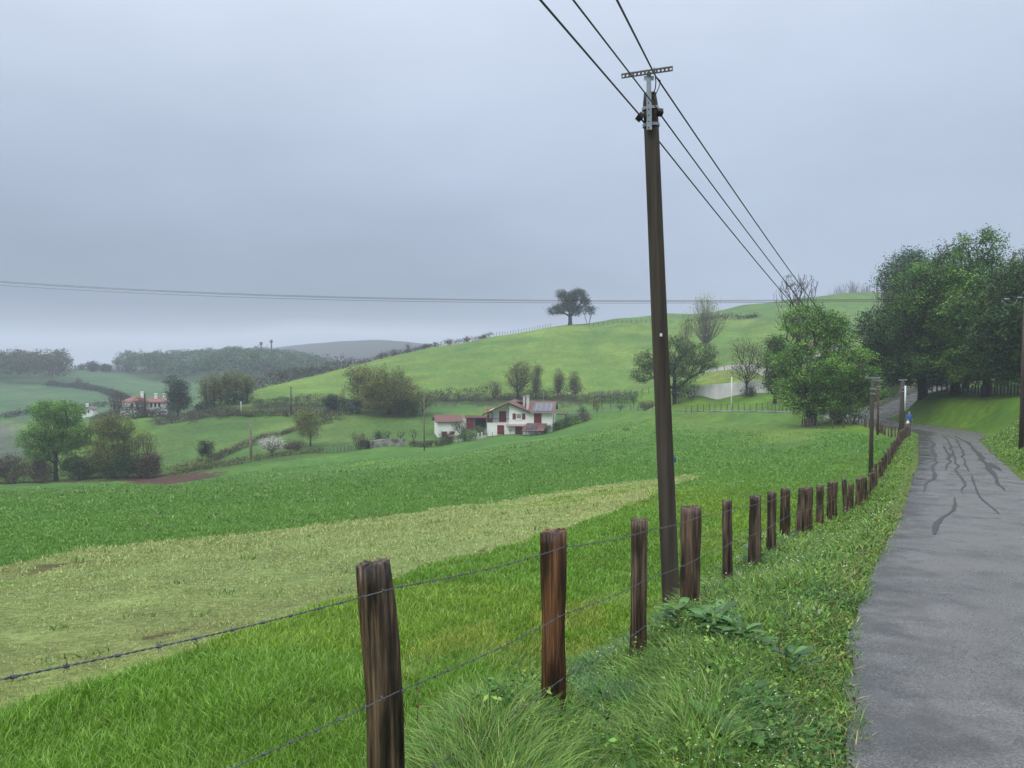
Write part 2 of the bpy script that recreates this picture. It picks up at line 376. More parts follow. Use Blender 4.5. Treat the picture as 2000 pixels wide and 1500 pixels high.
# ---------------------------------------------------------------- ground sheet
def S(r, g, b): return lin((r, g, b))[:3]
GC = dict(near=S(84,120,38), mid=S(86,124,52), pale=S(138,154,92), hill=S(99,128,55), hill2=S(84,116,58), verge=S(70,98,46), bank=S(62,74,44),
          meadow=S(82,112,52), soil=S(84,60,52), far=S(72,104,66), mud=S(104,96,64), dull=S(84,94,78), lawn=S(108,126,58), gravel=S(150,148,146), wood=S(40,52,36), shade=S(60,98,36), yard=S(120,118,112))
REG = [  # key, photo outline, nearest depth, farthest depth
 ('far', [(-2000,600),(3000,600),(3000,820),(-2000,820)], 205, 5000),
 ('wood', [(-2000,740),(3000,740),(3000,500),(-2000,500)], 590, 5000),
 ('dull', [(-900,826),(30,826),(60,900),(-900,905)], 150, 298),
 ('meadow', [(300,826),(640,812),(900,800),(900,860),(760,874),(640,890),(480,915),(430,922),(330,922),(290,880)], 120, 184),
 ('hill', [(380,795),(500,758),(590,738),(680,716),(760,696),(840,679),(960,657),(1060,641),(1113,633),(1270,628),(1400,625),(1520,628),(1700,660),(1700,720),(1400,725),(1330,745),(1240,764),(1100,768),(1000,769),(840,774),(700,778),(500,783)], 184, 400),
 ('hill2', [(1060,641),(1113,633),(1200,620),(1700,560),(2600,540),(2600,700),(1700,660),(1520,628),(1400,625),(1270,628),(1110,636)], 280, 520),
 ('bank', [(300,830),(500,806),(700,806),(840,790),(1000,788),(1120,790),(1250,782),(1250,766),(1100,769),(840,775),(700,780),(500,786),(380,798),(300,800)], 150, 215),
 ('hill2', [(840,790),(1000,786),(1120,790),(1280,790),(1280,822),(1200,812),(1090,830),(1040,800),(840,812)], 145, 190),
 ('lawn', [(1350,756),(1395,722),(1520,728),(1520,750),(1400,757)], 136, 175),
 ('gravel', [(1360,726),(1420,708),(1520,702),(1560,715),(1540,730),(1400,724)], 140, 200),
 ('yard', [(860,815),(960,815),(960,850),(900,852)], 145, 185),
 ('mid', [(-2500,955),(0,942),(200,938),(430,930),(490,915),(640,890),(760,874),(950,852),(1100,832),(1250,806),(1340,800),(1500,808),(1560,832),(1690,850),(1740,856),(1640,900),(1500,915),(1380,925),(1200,945),(1000,975),(750,1010),(500,1040),(200,1066),(0,1115),(-2500,1800)], 10, 150),
 ('hill_s', [(1100,826),(1250,812),(1500,820),(1620,845),(1640,900),(1500,900),(1480,850),(1250,818)], 60, 150),
 ('soil', [(240,936),(300,928),(440,923),(432,931),(335,949),(240,945)], 60, 190),
 ('soil', [(-300,944),(0,940),(250,936),(250,939),(0,943.5),(-300,947)], 60, 190),
 ('pale', [(-3000,1800),(0,1115),(200,1066),(500,1040),(750,1010),(1000,975),(1200,945),(1380,925),(1280,962),(1150,1022),(1000,1072),(800,1112),(640,1180),(500,1232),(300,1302),(0,1400),(-3000,2600)], 3, 60),
 ('mud', [(70,1112),(130,1098),(215,1086),(235,1090),(160,1104),(90,1118)], 8, 40),('mud', [(280,1243),(345,1228),(350,1233),(290,1252)], 4, 30),('mud', [(925,1076),(955,1066),(958,1072),(932,1082)], 8, 40),
]
SLOW = [True]
def region_colours(x, y):
    A_ = [_regc(x, y, k) for k in range(4)]
    return sum(a[0] for a in A_)/4, A_[0][1]
def _regc(x, y, kk):
    r = np.hypot(x, y)
    j = np.clip(r*0.006, .02, 2.0)
    xx = x + vnoise(x, y, 0.6, 11)*j*4 + vnoise(x, y, 3.5, 12)*j*4; yy = y + vnoise(x, y, 0.6, 13)*j*5 + vnoise(x, y, 3.5, 14)*j*7
    if kk: xx = xx + (np.random.default_rng(kk).random(len(x))-.5)*j*1.6; yy = yy + (np.random.default_rng(kk+9).random(len(x))-.5)*j*3
    z = (base_h if SLOW[0] else G)(xx, yy); px, py = proj(xx, np.maximum(yy, .1), z)
    jx = np.random.default_rng(kk+20).normal(0, 26, len(x)); jy = np.random.default_rng(kk+30).normal(0, 6, len(x))
    jx = jx + vnoise(x, y, 6, 15)*60; jy = jy + vnoise(x, y, 6, 16)*16
    c = np.empty((len(x), 3)); c[:] = GC['near']; reg = np.full(len(x), -1)
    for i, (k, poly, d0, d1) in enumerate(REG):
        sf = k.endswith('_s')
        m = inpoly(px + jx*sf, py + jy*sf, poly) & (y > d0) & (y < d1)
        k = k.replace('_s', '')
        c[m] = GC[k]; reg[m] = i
    # verge between the fence and the road; bank beyond the road
    D, Z = road_dist(x, y)
    fx = FX(y)
    m = (x > fx) & (y < 66) ; c[m] = GC['verge']; reg[m] = -2
    m = (x > 60) & (y > 90) & (r < 205); c[m] = GC['hill2']; reg[m] = -3
    m = (D < 0.35) & (D > -1) ; c[m] = S(92,108,60)
    # worn and lush patches the fields really have
    n1 = vnoise(x, y, 7, 21)[:, None]; n2 = vnoise(x, y, 28, 22)[:, None]; n3 = vnoise(x, y*1.0, 1.4, 23)[:, None]
    a = (1 + .35*n2 + .25*n1 + .15*n3)
    c = c*a
    c[:, 0] *= (1 + .25*n1[:, 0] + .2*n2[:, 0])
    st = vnoise(x*.35 + y*.12, y*1.6 - x*.25, 6, 24) + .6*vnoise(x*.2 + y*.1, y*2.4 - x*.4, 3, 25)
    fa = np.clip((r-60)/100, 0, 1); c = c*(1 + .22*st*fa)[:, None]
    # earth showing through in the mown strip
    for i, (k, *_r) in enumerate(REG):
        if k == 'pale':
            m = (reg == i); t = np.clip((vnoise(x, y, 2.6, 31)+.6*vnoise(x, y, .5, 32)-.42)*4, 0, 1)*m
            c = c*(1-t[:, None]*.55) + np.array(S(96,84,58))*t[:, None]*.55
            t = np.clip((vnoise(x, y, 9, 33)+.3*vnoise(x, y, 2, 34)-.12)*4, 0, 1)*m*.55
            c = c*(1-t[:, None]) + np.array(S(112,136,56))*t[:, None]
            t = np.clip((vnoise(x, y, 5, 35)+.5*vnoise(x, y, 1.1, 36)-.3)*4, 0, 1)*m*.5
            c = c*(1-t[:, None]) + np.array(S(150,146,96))*t[:, None]
        if k == 'mid':
            m = (reg == i); t = np.clip((vnoise(x, y, 3.5, 37)+.5*vnoise(x, y, 1.0, 38)-.25)*3, 0, 1)*m*.5
            c = c*(1-t[:, None]) + np.array(S(56,92,42))*t[:, None]
    return np.clip(c, 0, 1), reg
_fw = [W3(*p) for p in FENCE]
_fy = np.array([p[1] for p in _fw]); _fxx = np.array([p[0] for p in _fw])
def FX(y):
    y = np.asarray(y, float)
    return np.where(y < _fy[0], _fxx[0] + (y-_fy[0])*0.41, np.interp(y, _fy, _fxx))
def build_ground():
    th = np.concatenate([np.radians(np.linspace(-180, -46, 54)[:-1]), np.radians(np.linspace(-46, 46, 760)), np.radians(np.linspace(46, 180, 54)[1:-1])])
    rr = np.geomspace(0.6, 1980, 560)
    T, R = np.meshgrid(th, rr); x = (np.sin(T)*R).ravel(); y = (np.cos(T)*R).ravel()
    global _grid; z = G(x, y); c, reg = region_colours(x, y)
    _grid = (th, np.log(rr), z.reshape(len(rr), len(th)).copy())
    nt_, nr = len(th), len(rr)
    i = np.arange(nr-1)[:, None]*nt_; j = np.arange(nt_); jn = (j+1) % nt_
    q = np.stack([i+j, i+nt_+j, i+nt_+jn, i+jn], -1).reshape(-1, 4)
    V = np.c_[x, y, z]; V = np.vstack([V, [[0, 0, -1.65]]]); c = np.vstack([c, c[:1]])
    t = np.stack([np.full(nt_, len(V)-1), j, jn], -1)
    m = bpy.data.materials.new('field grass'); m.use_nodes = True; n = m.node_tree.nodes; l = m.node_tree.links; b = n['Principled BSDF']
    b.inputs['Roughness'].default_value = .8; b.inputs['Specular IOR Level'].default_value = .15
    v = n.new('ShaderNodeVertexColor'); v.layer_name = 'Col'; tcn = n.new('ShaderNodeTexCoord')
    mpn = n.new('ShaderNodeMapping'); mpn.inputs['Scale'].default_value = (1, 1, 1); l.new(tcn.outputs['Object'], mpn.inputs[0])
    def tex(sc, det, lo, hi, a, b_):
        z_ = n.new('ShaderNodeTexNoise'); z_.inputs['Scale'].default_value = sc; z_.inputs['Detail'].default_value = det; z_.inputs['Roughness'].default_value = .65; l.new(mpn.outputs[0], z_.inputs['Vector'])
        r_ = n.new('ShaderNodeMapRange'); r_.inputs['From Min'].default_value = lo; r_.inputs['From Max'].default_value = hi; r_.inputs['To Min'].default_value = a; r_.inputs['To Max'].default_value = b_
        l.new(z_.outputs['Fac'], r_.inputs['Value']); return z_, r_
    z1, r1 = tex(9.0, 8, .3, .7, .62, 1.35); z2, r2 = tex(.9, 8, .3, .7, .70, 1.28); z3, r3 = tex(.12, 8, .3, .7, .80, 1.2)
    mm = n.new('ShaderNodeMath'); mm.operation = 'MULTIPLY'; l.new(r1.outputs[0], mm.inputs[0]); l.new(r2.outputs[0], mm.inputs[1])
    mm2 = n.new('ShaderNodeMath'); mm2.operation = 'MULTIPLY'; l.new(mm.outputs[0], mm2.inputs[0]); l.new(r3.outputs[0], mm2.inputs[1])
    vm = n.new('ShaderNodeVectorMath'); vm.operation = 'SCALE'; l.new(v.outputs[0], vm.inputs[0]); l.new(mm2.outputs[0], vm.inputs['Scale'])
    l.new(vm.outputs[0], b.inputs['Base Color'])
    bp = n.new('ShaderNodeBump'); bp.inputs['Distance'].default_value = .12; bp.inputs['Strength'].default_value = .8; l.new(z1.outputs['Fac'], bp.inputs['Height'])
    bp2 = n.new('ShaderNodeBump'); bp2.inputs['Distance'].default_value = .5; bp2.inputs['Strength'].default_value = .8; l.new(z2.outputs['Fac'], bp2.inputs['Height']); l.new(bp.outputs[0], bp2.inputs['Normal'])
    l.new(bp2.outputs[0], b.inputs['Normal'])
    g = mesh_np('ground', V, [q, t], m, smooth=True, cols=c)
    tag(g, 'rolling green farmland falling to a valley and rising to a hill', kind='structure')
build_ground()
G_exact = G
def G(x, y):
    """height of the ground sheet itself (bilinear between its own vertices)"""
    x = np.atleast_1d(np.asarray(x, float)).ravel(); y = np.atleast_1d(np.asarray(y, float)).ravel()
    th, lr, Z = _grid; t = np.arctan2(x, y); l_ = np.clip(np.log(np.maximum(np.hypot(x, y), .61)), lr[0], lr[-1]-1e-6)
    i = np.clip(np.searchsorted(th, t, 'right')-1, 0, len(th)-2); f = np.clip((t-th[i])/(th[i+1]-th[i]), 0, 1)
    u = (l_-lr[0])/(lr[1]-lr[0]); j = np.clip(u.astype(int), 0, len(lr)-2); g = u-j
    return (Z[j, i]*(1-f)+Z[j, i+1]*f)*(1-g) + (Z[j+1, i]*(1-f)+Z[j+1, i+1]*f)*g
SLOW[0] = False

def road_z(x, y):
    D, Z, u = _near(np.array([x]), np.array([y])); return float(Z[0] + .009 - .035*min(1, u[0])**2)
def road_mesh(name, R, label, lift=0.0, s0=0):
    _t = np.arange(len(R)); _f = np.linspace(0, len(R)-1, (len(R)-1)*3+1); R = np.stack([np.interp(_f, _t, R[:, q]) for q in range(4)], 1)
    n = len(R); t = np.gradient(R[:, :2], axis=0); t /= np.linalg.norm(t, axis=1)[:, None]; nr = np.c_[t[:, 1], -t[:, 0]]
    K = 13; V = []
    for k in range(K):
        u = -1 + 2*k/(K-1); jit = (vnoise(R[:, 0], R[:, 1], 1.1, 41+k)*.13 + vnoise(R[:, 0], R[:, 1], .4, 51+k)*.08) if k in (0, K-1) else 0
        off = u*(R[:, 3] + np.abs(jit))
        V.append(np.c_[R[:, 0]+nr[:, 0]*off, R[:, 1]+nr[:, 1]*off, R[:, 2] + lift - .035*u*u])
    V = np.array(V); 
    i = np.arange(n-1)[:, None]; k = np.arange(K-1)[None]
    q = np.stack([k*n+i, (k+1)*n+i, (k+1)*n+i+1, k*n+i+1], -1).reshape(-1, 4)
    o = mesh_np(name, V.reshape(-1, 3), [q], M_road, smooth=True)
    me = o.data; uv = me.uv_layers.new(name='UVMap')
    s = np.concatenate([[0], np.cumsum(np.hypot(*np.diff(R[:, :2], axis=0).T))])
    U = np.empty((K, n, 2)); 
    for kk in range(K): U[kk, :, 0] = (-1+2*kk/(K-1))*R[:, 3]; U[kk, :, 1] = s
    U = U.reshape(-1, 2); li = np.empty(len(me.loops), np.int32); me.loops.foreach_get('vertex_index', li)
    uv.data.foreach_set('uv', U[li].astype(np.float32).ravel())
    return tag(o, label, kind='structure')
def make_road_mat():
    m = bpy.data.materials.new('wet asphalt'); m.use_nodes = True; n = m.node_tree.nodes; l = m.node_tree.links; b = n['Principled BSDF']
    tcn = n.new('ShaderNodeTexCoord')
    def noise(sc, det, vec, rough=.6, dist=0):
        z = n.new('ShaderNodeTexNoise'); z.inputs['Scale'].default_value = sc; z.inputs['Detail'].default_value = det; z.inputs['Roughness'].default_value = rough; z.inputs['Distortion'].default_value = dist; l.new(vec, z.inputs['Vector']); return z.outputs['Fac']
    def rng_(v, lo, hi, a, b_):
        r = n.new('ShaderNodeMapRange'); r.inputs['From Min'].default_value = lo; r.inputs['From Max'].default_value = hi; r.inputs['To Min'].default_value = a; r.inputs['To Max'].default_value = b_; l.new(v, r.inputs['Value']); return r.outputs[0]
    def mth(op, a, b_=None):
        x = n.new('ShaderNodeMath'); x.operation = op
        for i, q in enumerate((a, b_)):
            if q is None: continue
            if isinstance(q, (int, float)): x.inputs[i].default_value = q
            else: l.new(q, x.inputs[i])
        return x.outputs[0]
    ob = tcn.outputs['Object']; uvv = tcn.outputs['UV']
    mpn = n.new('ShaderNodeMapping'); mpn.inputs['Scale'].default_value = (1.0, .07, 1); l.new(uvv, mpn.inputs[0])
    # worn bands and water streaks along the wheel tracks
    streak = noise(2.6, 5, mpn.outputs[0], .55, .35)
    fine = noise(160, 2, ob, .8); grain = noise(60, 3, ob, .85); patch = noise(.8, 5, ob, .55)
    c = n.new('ShaderNodeMixRGB'); l.new(rng_(patch, .38, .60, 0, 1), c.inputs[0]); c.inputs[1].default_value = (.056,.056,.060,1); c.inputs[2].default_value = (.112,.107,.107,1)
    c2 = n.new('ShaderNodeMixRGB'); l.new(rng_(grain, .46, .62, 0, 1), c2.inputs[0]); c2.inputs[2].default_value = (.25,.245,.24,1); l.new(c.outputs[0], c2.inputs[1])
    c4 = n.new('ShaderNodeMixRGB'); l.new(rng_(streak, .36, .62, 0, .35), c4.inputs[0]); l.new(c2.outputs[0], c4.inputs[1]); c4.inputs[2].default_value = (.13,.128,.13,1)
    # tar-dark wet trickles
    wv = n.new('ShaderNodeTexNoise'); wv.inputs['Scale'].default_value = 1.1; wv.inputs['Detail'].default_value = 6; wv.inputs['Distortion'].default_value = .9
    mp3 = n.new('ShaderNodeMapping'); mp3.inputs['Scale'].default_value = (.9, .045, 1); l.new(uvv, mp3.inputs[0]); l.new(mp3.outputs[0], wv.inputs['Vector'])
    line = mth('ABSOLUTE', mth('SUBTRACT', wv.outputs['Fac'], .5))
    sepu = n.new('ShaderNodeSeparateXYZ'); l.new(uvv, sepu.inputs[0])
    far = rng_(sepu.outputs[1], 18, 26, 0, .25); gate = rng_(noise(.6, 3, ob), .42, .5, 0, 1)
    tr = mth('MULTIPLY', mth('MULTIPLY', rng_(line, .006, .014, 1, 0), far), 0.0)
    c5 = n.new('ShaderNodeMixRGB'); l.new(mth('MULTIPLY', tr, .8), c5.inputs[0]); l.new(c4.outputs[0], c5.inputs[1]); c5.inputs[2].default_value = (.03,.03,.031,1)
    vo = n.new('ShaderNodeTexVoronoi'); vo.inputs['Scale'].default_value = 70; l.new(ob, vo.inputs['Vector'])
    c7 = n.new('ShaderNodeMixRGB'); l.new(rng_(vo.outputs['Distance'], .10, .24, .75, 0), c7.inputs[0]); l.new(c5.outputs[0], c7.inputs[1]); c7.inputs[2].default_value = (.24,.235,.23,1); c5 = c7
    c6 = n.new('ShaderNodeMixRGB'); edge0 = rng_(sepu.outputs[0], -1.55, -.75, 1, 0); crk = noise(1.7, 7, ob, .62)
    l.new(mth('MULTIPLY', rng_(mth('ADD', crk, mth('MULTIPLY', edge0, .24)), .52, .70, 0, 1), .6), c6.inputs[0]); l.new(c5.outputs[0], c6.inputs[1]); c6.inputs[2].default_value = (.032,.032,.034,1)
    l.new(c6.outputs[0], b.inputs['Base Color'])
    # puddled film: smoother along the left edge
    edge = rng_(sepu.outputs[0], -1.5, -.95, 1, 0)
    pud = mth('MULTIPLY', rng_(mth('ADD', noise(1.3, 4, ob), mth('MULTIPLY', edge, .16)), .48, .70, 0, 1), 1.0)
    rg = rng_(grain, .35, .7, .22, .46)
    rr_ = mth('MULTIPLY', rg, rng_(mth('MAXIMUM', pud, tr), 0, 1, 1, .5)); l.new(rr_, b.inputs['Roughness'])
    b.inputs['Specular IOR Level'].default_value = .65
    bp = n.new('ShaderNodeBump'); bp.inputs['Distance'].default_value = .012; l.new(mth('MULTIPLY', mth('ADD', grain, mth('MULTIPLY', fine, .5)), rng_(pud, 0, 1, 1, .25)), bp.inputs['Height'])
    bp.inputs['Strength'].default_value = .7; l.new(bp.outputs[0], b.inputs['Normal'])
    return m
M_road = make_road_mat()
ROADS = []
ROADS.append(road_mesh('road', RD[0], 'narrow wet asphalt lane running down beside the wooden fence'))
road_mesh('side_road', RD[1], 'lane climbing to the right beyond the bend', .008)
road_mesh('valley_road', RD[2], 'lane running across to the white farmhouse', .004)

# wet dark trickles lying on the lane
def wet_trickles():
    L_ = [([(1782,843),(1800,848),(1814,858),(1825,869),(1821,878),(1827,892),(1825,912),(1820,930),(1810,952),(1803,966)], .20),
          ([(1812,845),(1838,851),(1853,863),(1862,884),(1868,912),(1874,940),(1884,970)], .14),
          ([(1846,851),(1866,860),(1880,880),(1886,905),(1892,925)], .12),
          ([(1862,853),(1892,868),(1912,888),(1930,912),(1946,938),(1956,962)], .26),
          ([(1842,872),(1850,886),(1853,905),(1848,922)], .16),
          ([(1930,905),(1948,918),(1955,922)], .3),([(1858,975),(1866,988),(1862,1002),(1850,1010)], .07),
          ([(1850,1005),(1838,1018),(1828,1030),(1824,1050)], .10),([(1896,930),(1906,960),(1925,990),(1945,1010)], .07)]
    m = material('wet dark asphalt', (.030,.030,.031), .34, (.055,.053,.052), 9, spec=.55)
    g = np.random.default_rng(9)
    for pts, w in L_:
        W_ = [hit(px, py, 10, 110) for px, py in pts]; W_ = np.array([p[:2] for p in W_]); s = np.concatenate([[0], np.cumsum(np.hypot(*np.diff(W_, axis=0).T))]); t = np.arange(0, s[-1], .15)
        x = np.interp(t, s, W_[:, 0]); y = np.interp(t, s, W_[:, 1]); x = x + vnoise(t, t*0, 2.2, 91)*.18; y = y + vnoise(t, t*0, 2.6, 92)*.18
        tx, ty = np.gradient(x), np.gradient(y); l_ = np.hypot(tx, ty)+1e-9; nx, ny = -ty/l_, tx/l_
        ww = .5*w*(.8 + .7*vnoise(t, t*0, 2.4, 93) + .35*vnoise(t, t*0, .3, 94)).clip(.08, 2)*np.sin(np.pi*np.clip((t+.2)/(t[-1]+.4), 0, 1))**.4
        V = []; n = len(t)
        for sgn in (-1, 1):
            X, Y = x+nx*ww*sgn, y+ny*ww*sgn; V.append(np.c_[X, Y, [road_z(a, b) for a, b in zip(X, Y)]])
        i = np.arange(n-1)[:, None]; q = np.concatenate([i, i+1, n+i+1, n+i], 1)
        mesh_np('wet_trickle', np.vstack(V), [q], m, ROADS[0])
# ---------------------------------------------------------------- haze
def build_haze():
    m = bpy.data.materials.new('haze'); m.use_nodes = True; n = m.node_tree.nodes; n.clear(); l = m.node_tree.links
    o_ = n.new('ShaderNodeOutputMaterial'); v = n.new('ShaderNodeVolumePrincipled')
    v.inputs['Color'].default_value = (.80,.88,.99,1); v.inputs['Density'].default_value = HAZE; v.inputs['Anisotropy'].default_value = 0.0
    l.new(v.outputs[0], o_.inputs['Volume'])
    b = MB(); b.box(-2010, 2010, -2010, 2010, ZLO, ZHI); h = b.build('haze', m)
    tag(h, 'thin grey morning haze lying over the valley and hills', 'haze', kind='stuff')
HAZE = 0.00060; ZLO = -260.0; ZHI = 75.0
build_haze()
wet_trickles()# ---------------------------------------------------------------- trees, bushes, hedges
def grow(rg, blobs, n, trunk_h, lean=(0,0), stems=1, droop=.0, jit=.12, upward=0.0, power=2.3, r_tip=.02, spread0=.0):
    """a branching skeleton reaching n points spread through the crown blobs"""
    P = []; par = []; 
    tips0 = []
    for s in range(stems):
        a = 2*math.pi*(s/stems) + rg.random(); sp0 = spread0*(1 if stems > 1 else 0)
        P.append((math.cos(a)*sp0*.25, math.sin(a)*sp0*.25, -0.3)); par.append(-1)
        k = max(3, int(trunk_h/1.2)); 
        wob = rg.normal(0, .05*trunk_h/ k, (k, 2)).cumsum(0)
        for i in range(1, k+1):
            t = i/k; P.append((math.cos(a)*sp0*(.25+t*.9) + lean[0]*t + wob[i-1,0], math.sin(a)*sp0*(.25+t*.9) + lean[1]*t + wob[i-1,1], trunk_h*t)); par.append(len(P)-2)
    w = np.array([b[3]*b[4]*b[5] for b in blobs])**.75; w /= w.sum()
    bi = rg.choice(len(blobs), n, p=w); B = np.array(blobs)[bi]
    u = rg.normal(size=(n, 3)); u /= np.linalg.norm(u, axis=1)[:, None]; rad = rg.random(n)**(1/4.5)
    T = B[:, :3] + u*B[:, 3:6]*rad[:, None]
    T = T[T[:, 2] > .25]
    top = np.array(P[-1]) if stems == 1 else np.array([lean[0], lean[1], trunk_h*.8])
    T = T[np.argsort(np.linalg.norm(T-top, axis=1)*1.0 + rg.random(len(T))*.6)]
    arr = np.zeros((len(P)+len(T)*5+10, 3)); arr[:len(P)] = P; m = len(P)
    ok = np.zeros(len(arr), bool); pl = np.zeros(len(arr))
    for i in range(m):
        if par[i] >= 0: pl[i] = pl[par[i]] + np.linalg.norm(arr[i]-arr[par[i]])
    for i in range(m): ok[i] = P[i][2] > trunk_h*.45
    term = []
    for t in T:
        c = arr[:m]; d = t - c; L_ = np.linalg.norm(d, axis=1)
        cost = L_ + .55*pl[:m] - upward*d[:, 2] + np.where(d[:, 2] < 0, .9*np.abs(d[:, 2]), 0); cost[~ok[:m]] = 1e9
        k = int(cost.argmin()); L0 = L_[k]; p0 = arr[k].copy()
        ns = 1 if L0 < .8 else (2 if L0 < 2 else 4)
        q = k
        for s in range(1, ns+1):
            f = s/ns; p = p0 + (t-p0)*f
            arch = math.sin(math.pi*f)*L0*(.035) - droop*f*f*L0
            p = p + rg.normal(0, jit*L0/ns, 3)*(s < ns) + np.array([0, 0, arch])
            arr[m] = p; ok[m] = True; pl[m] = pl[q] + np.linalg.norm(p-arr[q]); par.append(q); q = m; m += 1
        term.append(q)
    arr = arr[:m]; par = np.array(par[:m]); kids = np.zeros(m)
    r = np.zeros(m); acc = np.zeros(m); tset = np.zeros(m, bool); tset[term] = True
    for i in range(m-1, -1, -1):
        if acc[i] == 0: acc[i] = r_tip**power
        r[i] = acc[i]**(1/power)
        if par[i] >= 0: acc[par[i]] += acc[i]
    return arr, par, r, np.array(term)
def limbs_mesh(name, arr, par, r, mat_, parent, rmax=None, flare=1.35):
    i = np.where(par >= 0)[0]; a = arr[par[i]]; b = arr[i]; rb = r[i]; ra = np.minimum(r[par[i]], rb*1.6)
    if rmax is not None: s = rmax/max(r.max(), 1e-6); s = min(s, 1e9); ra = ra*s; rb = rb*s
    base = par[par[i]] < 0; ra = np.where(base, ra*flare, ra)
    d = b-a; L_ = np.linalg.norm(d, axis=1)[:, None]+1e-9; d = d/L_
    up = np.where(np.abs(d[:, 2:3]) < .9, np.array([[0, 0, 1.]]), np.array([[1., 0, 0]]))
    u = np.cross(d, up); u /= np.linalg.norm(u, axis=1)[:, None]; v = np.cross(d, u)
    V = []; Fs = []; off = 0
    for sides, sel in ((8, ra > .12), (5, (ra <= .12) & (ra > .035)), (3, ra <= .035)):
        k = np.where(sel)[0]
        if not len(k): continue
        an = 2*np.pi*np.arange(sides)/sides; cs, sn = np.cos(an), np.sin(an)
        ring = u[k][:, None]*cs[None, :, None] + v[k][:, None]*sn[None, :, None]
        A_ = a[k][:, None] + ring*ra[k][:, None, None]; B_ = b[k][:, None] + ring*rb[k][:, None, None]
        V.append(np.concatenate([A_, B_], 1).reshape(-1, 3))
        st = off + np.arange(len(k))[:, None]*2*sides; j = np.arange(sides)[None]; jn = (j+1) % sides
        Fs.append(np.stack([st+j, st+jn, st+sides+jn, st+sides+j], -1).reshape(-1, 4)); off += len(k)*2*sides
    return mesh_np(name, np.vstack(V), Fs, mat_, parent, smooth=True)
def leaves_mesh(name, rg, C_, spread, m, size, cols, mat_, parent, flat=.5, var=.22, aspect=.62, droop=0):
    """leaf-sized quads around the centres C_"""
    n = len(C_)*m
    c = np.repeat(C_, m, 0) + rg.normal(0, 1, (n, 3))*np.array([spread, spread, spread*.7])
    nr = rg.normal(size=(n, 3)); nr[:, 2] = np.abs(nr[:, 2]) + flat; nr /= np.linalg.norm(nr, axis=1)[:, None]
    t = np.cross(nr, rg.normal(size=(n, 3))); t /= np.linalg.norm(t, axis=1)[:, None]; b = np.cross(nr, t)
    s = size*rg.uniform(.6, 1.35, n)[:, None]; w = s*aspect
    V = np.stack([c - t*s*.5, c + b*w*.5 - t*s*.05 + nr*s*.08, c + t*s*.5 - np.array([0, 0, droop])*s, c - b*w*.5 - t*s*.05 + nr*s*.08], 1).reshape(-1, 3)
    f = np.arange(n*4).reshape(-1, 4)
    cols = np.array(cols, float)
    cl = (cols if (len(cols) == len(C_) and len(cols) > 40) else cols[rg.integers(0, len(cols), len(C_))])*(1 + rg.normal(0, var, len(C_)))[:, None]
    lc = np.repeat(cl, m, 0)*(1 + rg.normal(0, .18, n))[:, None]
    return mesh_np(name, V, [f], mat_, parent, cols=np.repeat(np.clip(lc*1.12, .004, 1), 4, 0))
M_leaf = material('leaves', (1,1,1), .5, vcol=True, transl=.14, spec=.3)
M_bark = material('bark', (.060,.048,.038), .9, (.11,.095,.075), 3, bump=.03, stretch=(1,1,.3))
M_barkg = material('pale bark', (.16,.15,.12), .9, (.09,.085,.07), 3, stretch=(1,1,.3))
M_barkd = material('dark wet bark', (.022,.018,.015), .85, (.05,.042,.034), 3, stretch=(1,1,.3))
M_barkp = material('purple twigs', (.095,.068,.062), .9, (.06,.045,.042), 3)
LV = dict(
  oak=[S(72,98,42), S(86,112,48), S(58,84,40), S(98,118,56)],
  spring=[S(98,142,46), S(84,128,42), S(120,156,62), S(66,108,38)],
  dark=[S(36,62,26), S(46,76,30), S(60,92,36)],
  mid=[S(60,98,34), S(78,118,42), S(44,76,28), S(98,134,50)],
  rust=[S(114,120,56), S(94,108,48), S(78,96,42), S(130,130,66)],
  olive=[S(100,112,54), S(82,98,46), S(120,126,66)],
  pale=[S(150,166,96), S(126,146,78), S(168,176,116)],
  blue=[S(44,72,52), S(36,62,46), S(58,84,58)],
  ivy=[S(26,48,26), S(34,60,30), S(22,40,24)],
  brown=[S(84,70,58), S(70,60,50), S(92,80,62)],
  blossom=[S(206,204,196), S(188,190,180), S(120,128,90), S(228,226,220)],
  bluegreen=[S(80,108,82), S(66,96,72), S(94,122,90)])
def crown_blobs(rg, w, h, z0, k=9, skew=0):
    """uneven lobes filling a crown w wide, from z0 to h"""
    cz = (z0+h)/2; rz = (h-z0)/2; B = [(0, 0, cz, w*.34, w*.34, rz*.82), (0, 0, z0+rz*.45, w*.36, w*.34, rz*.42)]
    for i in range(k):
        a = rg.random()*2*math.pi; e = rg.uniform(-.8, 1.0); rr = math.sqrt(max(0, 1-e*e))*rg.uniform(.55, .8)
        s = rg.uniform(.18, .34)
        B.append((math.cos(a)*rr*w*.42, math.sin(a)*rr*w*.42, cz+e*rz*.68, w*s*.8, w*s*.8, min(rz*.5, w*s*.62)))
    return B
def size_at(px, d, w_px, top_py, z=None):
    x, y, gz = on(px, d)
    if z is not None: gz = z
    _, e = tanel(px, top_py); return (x, y, gz), w_px/F*d, e*d - gz
NTREE = [0]
